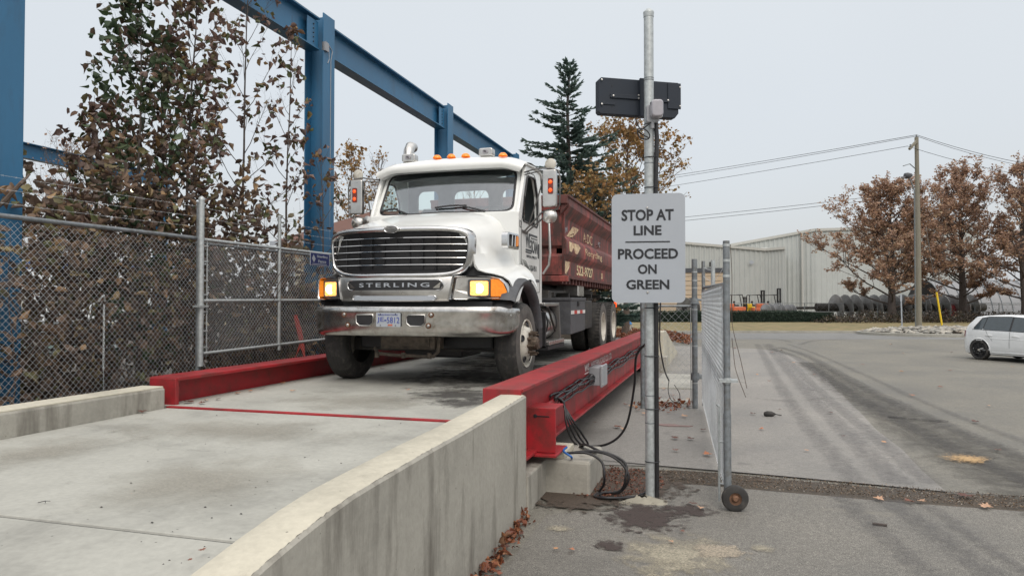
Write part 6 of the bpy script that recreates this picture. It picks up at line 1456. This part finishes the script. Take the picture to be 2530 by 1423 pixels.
wire('lower of the two low wires ending in the widest maple', [W(1000,90,ZH(600,90)), W(2130,66,ZH(497,66))], .02, .4)
sl = thing('street_lamp', 'street lamp head just left of the utility pole', 'street lamp', W(2262,46,.1)); hz2 = ZH(440,46)
MB().tube([W(0,0,0), Vector((0,0,hz2-.9)), -cx*.25+Vector((0,0,hz2-.2)), -cx*.6+Vector((0,0,hz2+.15))], [.06,.05,.04,.035], 8).build('lamp_post', M['galvold'], sl, smooth=60)
MB().lathe([(-.5,.03),(-.42,.12),(-.2,.20),(0,.19),(.06,.1),(.07,.001)], -cx*.6+Vector((0,0,hz2+.05)), -cx+Vector((0,0,-.12)), 14).build('lamp_head', M['grey_trim'], sl, smooth=60)
MB().lathe([(0,.001),(0,.15),(.08,.13),(.15,.06),(.16,.001)], -cx*.72+Vector((0,0,hz2+.0)), (0,0,-1), 14).build('lamp_lens', M['clear'], sl, smooth=60)
gg = thing('guy_wire', 'guy wire with a bright yellow guard right of the utility pole', 'guy wire', W(2328,45.5,.1))
b0 = Vector((0,0,0)); topg = (W(2290,44.6,ZH(560,44.6))-W(2328,45.5,.1)); t_ = (W(2314,45.5,ZH(722,45.5))-W(2328,45.5,.1))
MB().tube([b0+t_*.06, t_], .055, 10).build('guy_guard', M['yellow'], gg, smooth=60); MB().tube([b0, t_, topg], .012, 4).build('guy_strand', M['galvold'], gg)
ps = thing('sign_post', 'thin white marker post on the verge left of the utility pole', 'post', W(2228,43.4,.1))
MB().tube([(0,0,0),(-.05,0,ZH(727,43.4)-.1)], .04, 8).build('post_tube', M['signwhite'], ps, smooth=60); MB().box(-.10,.0,-.06,-.045,ZH(745,43.4)-.1,ZH(727,43.4)-.12).build('post_plate', M['signwhite'], ps)
# hydrant
hy = thing('fire_hydrant', 'white fire hydrant with a blue cap on the far verge', 'fire hydrant', W(1555,41.0,.1), 0)
k = .62/.75
MB().lathe([(0,.17),(.05,.17),(.05,.12),(.40,.11),(.42,.13),(.46,.13)], (0,0,0), (0,0,1), 18).build('hydrant_barrel', M['rim'], hy, smooth=40)
MB().lathe([(.46,.15),(.50,.15),(.58,.10),(.62,.04),(.68,.04),(.68,.001)], (0,0,0), (0,0,1), 18).build('hydrant_cap', mat('hydrant_blue', (.03,.22,.55), .4), hy, smooth=40)
MB().cyl((-.2,0,.33),(.2,0,.33),.055).cyl((0,-.18,.30),(0,0,.30),.07).build('hydrant_outlet', M['rim'], hy, smooth=40)
# stone island
isl = Wd((2345-1265)/FPX*41, 40.6); a_, b_2 = 5.3, 3.6
ring = [(math.cos(t)*a_, math.sin(t)*b_2*(1 if math.sin(t) > 0 else 1)) for t in np.linspace(0,2*math.pi,49)[:-1]]
def iw(x, y, z): return (isl.x+x*CA-y*SA, isl.y+x*SA+y*CA, z)
kb = MB().loft([[iw(x,y,-.05) for x,y in ring],[iw(x,y,.15) for x,y in ring],[iw(x*.965,y*.95,.17) for x,y in ring],[iw(x*.955,y*.93,.05) for x,y in ring]], closed=True); tag(kb.build('island_kerb', kerb_m, smooth=40), kind='structure')
tag(MB().add([iw(x*.955,y*.93,.12) for x,y in ring], [tuple(range(48))]).build('island_bed', soil_m), kind='structure')
ico = bmesh.new(); bmesh.ops.create_icosphere(ico, subdivisions=1, radius=1); iv = np.array([tuple(v.co) for v in ico.verts]); ifc = np.array([[v.index for v in f.verts] for f in ico.faces]); ico.free()
V, F = [], []; cnt = 0
for k in range(900):
    q = math.sqrt(rng.uniform()); t = rng.uniform(0,6.28); x, y = q*a_*.94*math.cos(t), q*b_2*.92*math.sin(t); s = rng.uniform(.09,.24); z = .14+.22*(1-q*q)+rng.uniform(0,.06)
    vv = iv*(1+rng.uniform(-.18,.18,(len(iv),1)))*np.array([s, s*rng.uniform(.6,1), s*rng.uniform(.3,.6)]); an = rng.uniform(0,6.28); c_, s_ = math.cos(an), math.sin(an)
    vv = np.stack([vv[:,0]*c_-vv[:,1]*s_, vv[:,0]*s_+vv[:,1]*c_, vv[:,2]],1)+np.array(iw(x,y,z)); V.append(vv); F.append(ifc+cnt); cnt += len(iv)
tag(npmesh('rock_bed', np.concatenate(V), np.concatenate(F), M['stone']), kind='stuff')

# ================================================================== WHITE CAR
cp = G(2417,888)
car = thing('hatchback_car', 'white five door hatchback with black wheels at the right edge', 'car', (cp.x,cp.y,0), YAW-R(73))
# x forward from the rear axle, y to the far side (camera side is y = 0)
XR, XF = -.74, 3.50; CWD = 1.79
xs_ = [-.74,-.70,-.60,-.45,-.25,0,.4,.8,1.2,1.6,1.9,2.2,2.5,2.8,3.1,3.35,3.47,3.5]
roofz = lambda x: float(np.interp(x, [-.74,-.70,-.60,-.50,-.34,-.2,.2,.8,1.2,1.5,1.8,2.1,2.4,2.8,3.2,3.4,3.5], [.62,.86,.95,1.10,1.37,1.41,1.45,1.46,1.44,1.38,1.22,1.05,.98,.92,.82,.72,.55]))
beltz = lambda x: float(np.interp(x, [-.74,-.5,0,1.0,2.0,2.6,3.5], [.9,1.0,.98,.93,.90,.88,.6]))
def hwid(x, z):
    pl = float(np.interp(x, [-.74,-.70,-.55,-.3,0,3.0,3.35,3.5], [.52,.68,.82,.87,.89,.87,.75,.50]))
    b = beltz(x)
    if z < .35: return pl-.06*(.35-z)/.2
    if z <= .62: return pl+.004
    if z <= b: return pl-.025*(z-.62)/(b-.62+1e-6)
    tum = min(1, (z-b)/.48); return pl-.025-.21*tum
rings = []
for x in xs_:
    rz_, b = roofz(x), beltz(x); b = min(b, rz_-.04)
    zl = [.20,.35,.50,.62,(.62+b)/2,b,b+(rz_-.05-b)*.5,rz_-.05]
    half = [(hwid(x, z), z) for z in zl]; w = half[-1][0]; half += [(w-.06, rz_-.015),(w*.6, rz_),(0, rz_+.008)]
    rings.append([(x, CWD/2-a, z) for a, z in half]+[(x, CWD/2+a, z) for a, z in reversed(half[:-1])])
body = MB().loft(rings, caps=True).build('body', M['carwhite'], car, smooth=35)
sm = lambda a, b, t: (a, CWD/2-hwid(a, b)-t, b)
def carpanel(name, pts, m, t=.006, parent=car, far=False):
    pts = sub(pts, 5); vs = []
    cxp = sum(p[0] for p in pts)/len(pts); czp = sum(p[1] for p in pts)/len(pts)
    rings_ = []
    for k in (1, .75, .5, .25, .02):
        rings_.append([sm(cxp+(a-cxp)*k, czp+(b-czp)*k, t) for a, b in pts])
    mb = MB().loft([[sm(a,b,-.01) for a,b in pts]]+rings_, closed=True); return mb.build(name, m, parent, smooth=30)
carpanel('window_trim', [(-.27,.97),(.50,.955),(1.3,.935),(2.02,.92),(1.74,1.17),(1.43,1.375),(.9,1.41),(.20,1.40),(-.02,1.35)], M['black'], .003)
carpanel('rear_side_window', [(-.22,.985),(.10,.975),(.15,1.375),(.02,1.335)], M['tint'])
carpanel('rear_door_window', [(.13,.975),(.98,.955),(.98,1.395),(.18,1.38)], M['tint'])
carpanel('front_door_window', [(1.04,.955),(1.98,.935),(1.72,1.16),(1.42,1.36),(1.04,1.395)], M['tint'])
for pts in ([(.46,.62),(.30,.78),(.22,.95)], [(1.01,.28),(1.01,.93)], [(2.02,.30),(2.05,.90)]): MB().tube([sm(a,b,.0) for a,b in sub(pts,4)[:-3]], .006, 4).build('door_gap', M['black'], body)
MB().tube([sm(a,.70,.004) for a in np.linspace(-.1,2.8,20)], .008, 4).build('shoulder_crease', M['carwhite'], body)
for x in (.22,1.10): MB().tube([sm(x,.80,.0),sm(x+.03,.81,.035),sm(x+.19,.805,.035),sm(x+.22,.79,.0)], .014, 6).build('door_handle', M['carwhite'], body, smooth=60)
MB().tube([sm(a,.27,-.01) for a in np.linspace(.42,2.2,14)], .03, 6).build('sill', M['carwhite'], body, smooth=60)
carpanel('tail_light', [(-.735,.72),(-.60,.72),(-.58,.92),(-.66,.93),(-.72,.90)], M['darkred'], .01)
for x, z in ((0,.315),(2.63,.315)):
    ar = [(x+.375*math.cos(R(a)), max(.19, z+.375*math.sin(R(a)))) for a in range(-22, 203, 9)]
    carpanel('wheel_arch', ar, M['black'], .003)
    MB().tube([sm(a,b,.006) for a,b in ar[1:-1]], .014, 6).build('arch_lip', M['carwhite'], body, smooth=60)
    for yy, s in ((.0,-1),(CWD,1)):
        w = MB().lathe([(-.20,.20),(-.20,.30),(-.16,.318),(-.03,.318),(0,.305),(.004,.26),(-.01,.25)], (x,yy+.022*s,.318), (0,s,0), 40).build('wheel', M['rubber'], car, smooth=40)
        MB().lathe([(-.01,.252),(.002,.25),(-.02,.23),(-.09,.22),(-.09,.001)], (x,yy+.022*s,.318), (0,s,0), 40).build('rim', M['black'], w, smooth=40)
        sp_ = MB()
        for k in range(5):
            for q in (-.13,.13):
                A_ = 2*math.pi*k/5+q; sp_.bar((x+.05*math.cos(A_), yy+.022*s+s*-.008, .318+.05*math.sin(A_)), (x+.24*math.cos(A_+q*.4), yy+.022*s+s*-.010, .318+.24*math.sin(A_+q*.4)), .022, .02, (0,1,0))
        sp_.build('spoke', M['black'], w); MB().lathe([(-.01,.03),(.006,.028),(.008,.001)], (x,yy+.022*s,.318), (0,s,0), 16).build('hub_cap', M['rim'], w, smooth=40)
MB().box(-.5,3.2,.15,1.64,.17,.25).build('underbody', M['black'], car)
for nm_, xa, xb in (('windscreen', 1.52, 2.12), ('rear_window', -.52, -.30)):
    MB().loft([[(x, CWD/2+q*(hwid(x, roofz(x)-.05)-.10), roofz(x)+.016-.01*q*q) for q in np.linspace(-1,1,9)] for x in np.linspace(xa, xb, 7)]).build(nm_, M['tint'], car, smooth=60)
for s in (-1, 1): MB().prism([(3.28,.56),(3.44,.56),(3.40,.68),(3.1,.74),(3.05,.68)], lambda a,b,t,s=s: (a, CWD/2+s*(hwid(a,b)+t), b), -.03, .012).build('headlight', M['clear'], car, smooth=40)
carpanel('fuel_flap', [(-.42,.78),(-.25,.78),(-.25,.90),(-.42,.90)], M['carwhite'], .002)

# ================================================================== FALLEN LEAVES AND DEBRIS
protos = []
for k in range(8):
    vs, fs_ = maple_leaf_mesh('leaf', None, k+20); me = bpy.data.meshes.new('fallen_leaf'); me.from_pydata(vs, [], fs_); me.update(); me.materials.append(M['litter'] if k % 3 else M['litterdark']); protos.append(me)
leafcols = [mat('dry_leaf_%s' % n_, c, .6, var=.25, scale=30) for n_, c in (('tan',(.52,.26,.12)),('russet',(.45,.17,.08)),('brown',(.17,.06,.035)),('pale',(.45,.27,.17)),('wet',(.10,.04,.028)))]
def leafobj(p, s, label, group, seed, col=None, name='maple_leaf'):
    r = random.Random(seed); vs, fs_ = maple_leaf_mesh('leaf', None, seed); me = bpy.data.meshes.new(name); me.from_pydata([(x*s, y*s*r.uniform(.75,1), z*s) for x, y, z in vs], [], fs_)
    me.update(); me.materials.append(leafcols[r.randrange(5) if col is None else col]); me.shade_smooth()
    o = bpy.data.objects.new(name, me); COL.objects.link(o); o.location = p; o.rotation_euler = (r.uniform(-.12,.12), r.uniform(-.12,.12), r.uniform(0,6.28)); return tag(o, label, 'leaf', group)
LV = [(1523,1053,.17),(1540,1058,.12),(1665,1080,.15),(1704,1082,.14),(1668,1110,.10),(1745,1120,.15),(1690,1027,.15),(1672,1000,.14),(1700,1003,.16),(1560,1002,.16),(1575,1012,.12),(1545,998,.12),(1470,1042,.08),(1735,1060,.12),
      (1858,1020,.12),(1880,1058,.10),(1760,985,.10),(2050,1018,.12),(2165,1228,.13),(2240,1235,.12),(2380,1222,.17),(2430,1248,.15),(2270,1235,.12),(1655,1332,.06),(1683,1308,.06),(1410,1352,.07),(1373,1350,.05),(1710,1240,.09),(1730,1250,.08),
      (2225,917,.14),(2345,914,.12),(2440,1001,.10),(2405,1040,.14),(1960,895,.12),(1905,870,.16),(2130,900,.12),(2320,955,.14),(2250,975,.12),(2180,1090,.08),(1990,1110,.07),(2080,1075,.07),(1925,1010,.07),(1615,1120,.10),(1640,960,.12),(1660,975,.12),(1590,1020,.10),(2500,905,.1),(1830,905,.12),(1870,925,.1),(1900,940,.1),(2010,925,.1),(1800,880,.14),(1815,860,.16),(1930,865,.13),(2230,872,.14),(2350,870,.13),(2460,1110,.1),(2200,850,.15),(1640,945,.13),(1600,985,.14),(1625,1010,.12),(1650,1018,.1),(1700,985,.12)]
for i, (u, v_, s) in enumerate(LV): leafobj(G(u, v_, .028), s, 'dry brown maple leaf lying on the grey asphalt', 'fallen leaves on the asphalt', 100+i)
for i, (u, v_, s) in enumerate([(356,1015,.10),(468,993,.15),(500,995,.10),(540,985,.08),(590,970,.09),(620,965,.08),(725,964,.09),(1008,962,.07),(510,988,.09),(700,945,.09),(650,958,.08),(945,910,.1),(505,1354,.04),(475,1378,.035)]):
    leafobj(G(u, v_, DECK+.015), s, 'dry leaf lying on the pale concrete deck', 'fallen leaves on the concrete deck', 300+i)
dr = random.Random(8)
for i in range(60):
    u, v_ = dr.uniform(250,1150), dr.uniform(1010,1400)
    if u > 1050-(v_-1040)*1.25: continue
    p = G(u, v_, DECK-.002); s = dr.uniform(.002,.006); mb = MB().add([(s*1.5*math.cos(a)*dr.uniform(.7,1.2), s*math.sin(a), 0) for a in np.linspace(0,6.28,7)[:-1]]+[(0,0,s*.9)], [(0,1,6),(1,2,6),(2,3,6),(3,4,6),(4,5,6),(5,0,6)])
    tag(mb.build('pebble', M['darkmetal'], loc=p), 'tiny dark pebble on the ramp concrete', 'pebble', 'pebbles scattered on the ramp')
def litter(name, pts_fn, n, size, m, flat=True):
    P_ = np.array([pts_fn() for _ in range(n)]); v, f = (big_leaves(P_, size, .0) if size > .05 else simple_leaves(P_, size, .8)); return tag(npmesh(name, v, f, m), kind='stuff')
def toe():
    y = rng.uniform(1.5,6.0); x = wall_x(y)+abs(rng.normal(0,.055)); return (x, y, rng.uniform(.0,.06)*(1-(x-wall_x(y))/.16)+.012)
litter('leaf_litter', toe, 190, .07, M['litter']); litter('leaf_litter', toe, 420, .045, M['litterdark'])
def mulch():
    a = rng.uniform(0,6.28); q = math.sqrt(rng.uniform()); p = G(1510+130*q*math.cos(a), 1195+40*q*math.sin(a)); return (p.x, p.y, rng.uniform(.014,.03))
litter('bark_mulch', mulch, 2200, .022, M['litterdark'])
def stripm():
    u = rng.uniform(1480,2700); v_ = np.interp(u, [1480,1640,1900,2150,2530,2760],[1178,1176,1192,1212,1243,1262])+rng.uniform(-17,15); p = G(u, v_); return (p.x, p.y, rng.uniform(.008,.02))
litter('gravel_litter', stripm, 5200, .015, leafmat('gravel_bits', [(0,(.05,.035,.025)),(.6,(.14,.09,.055)),(.85,(.26,.19,.12)),(1,(.35,.33,.3))], 0))
def pile():
    u = rng.uniform(1500,1705); v_ = np.interp(u,[1500,1600,1640,1705],[818,818,822,835])+rng.uniform(0,17); p = G(u, v_); return (p.x, p.y, rng.uniform(.02,.16))
litter('leaf_pile', pile, 2600, .16, M['litter'])
def pile2():
    a = rng.uniform(0,6.28); q = rng.uniform()**.7; p = G(1640+75*q*math.cos(a), 1002+14*q*math.sin(a)); return (p.x, p.y, rng.uniform(.01,.04))
litter('leaf_scatter', pile2, 90, .10, M['litter'])
tag(MB().box(-.055,.055,-.012,.012,0,.018).build('wood_scrap', M['barkdark'], bevel=.003, loc=G(2168,1294,.008)).__class__ and bpy.data.objects['wood_scrap'], 'small dark wood scrap lying on the near asphalt', 'scrap'); bpy.data.objects['wood_scrap'].rotation_euler = (0,0,R(-8))
tag(MB().lathe([(-.10,.001),(-.09,.03),(-.04,.05),(.03,.045),(.08,.02),(.1,.001)], (0,0,.03), (1,.2,0), 12).tube([(.09,0,.03),(.13,.02,.02),(.18,0,.015)], .008, 5).build('rubber_scrap', M['rubber'], smooth=60, loc=G(1900,1026,.012)), 'black lump of rubber lying on the asphalt right of the gate', 'scrap')
tag(MB().prism([(-.28,-.02),(-.05,-.10),(.25,-.04),(.30,.03),(.12,.02),(.02,.10),(-.25,.06)], lambda a,b,t: (a,b,t), 0, .012).build('cardboard_scrap', mat('wet_cardboard', (.24,.17,.16), .8, var=.15), loc=G(1660,1050,.006)), 'flat pinkish piece of board on the asphalt right of the pole', 'scrap')
tag(MB().tube([(0,0,.008),(.12,.03,.012),(.28,.02,.01)], .005, 5).build('twig', M['bark'], loc=G(1835,1187,.015)), 'thin twig lying in the dirt strip right of the gate wheel', 'twig')
tag(MB().tube([(0,0,.004),(.03,.02,.01),(.05,.0,.006)], .002, 4).tube([(.03,.02,.01),(.05,.03,.008)], .0015, 4).build('twig', M['ink'], loc=G(100,1240,DECK-.001)), 'tiny forked black twig on the left of the ramp', 'twig')
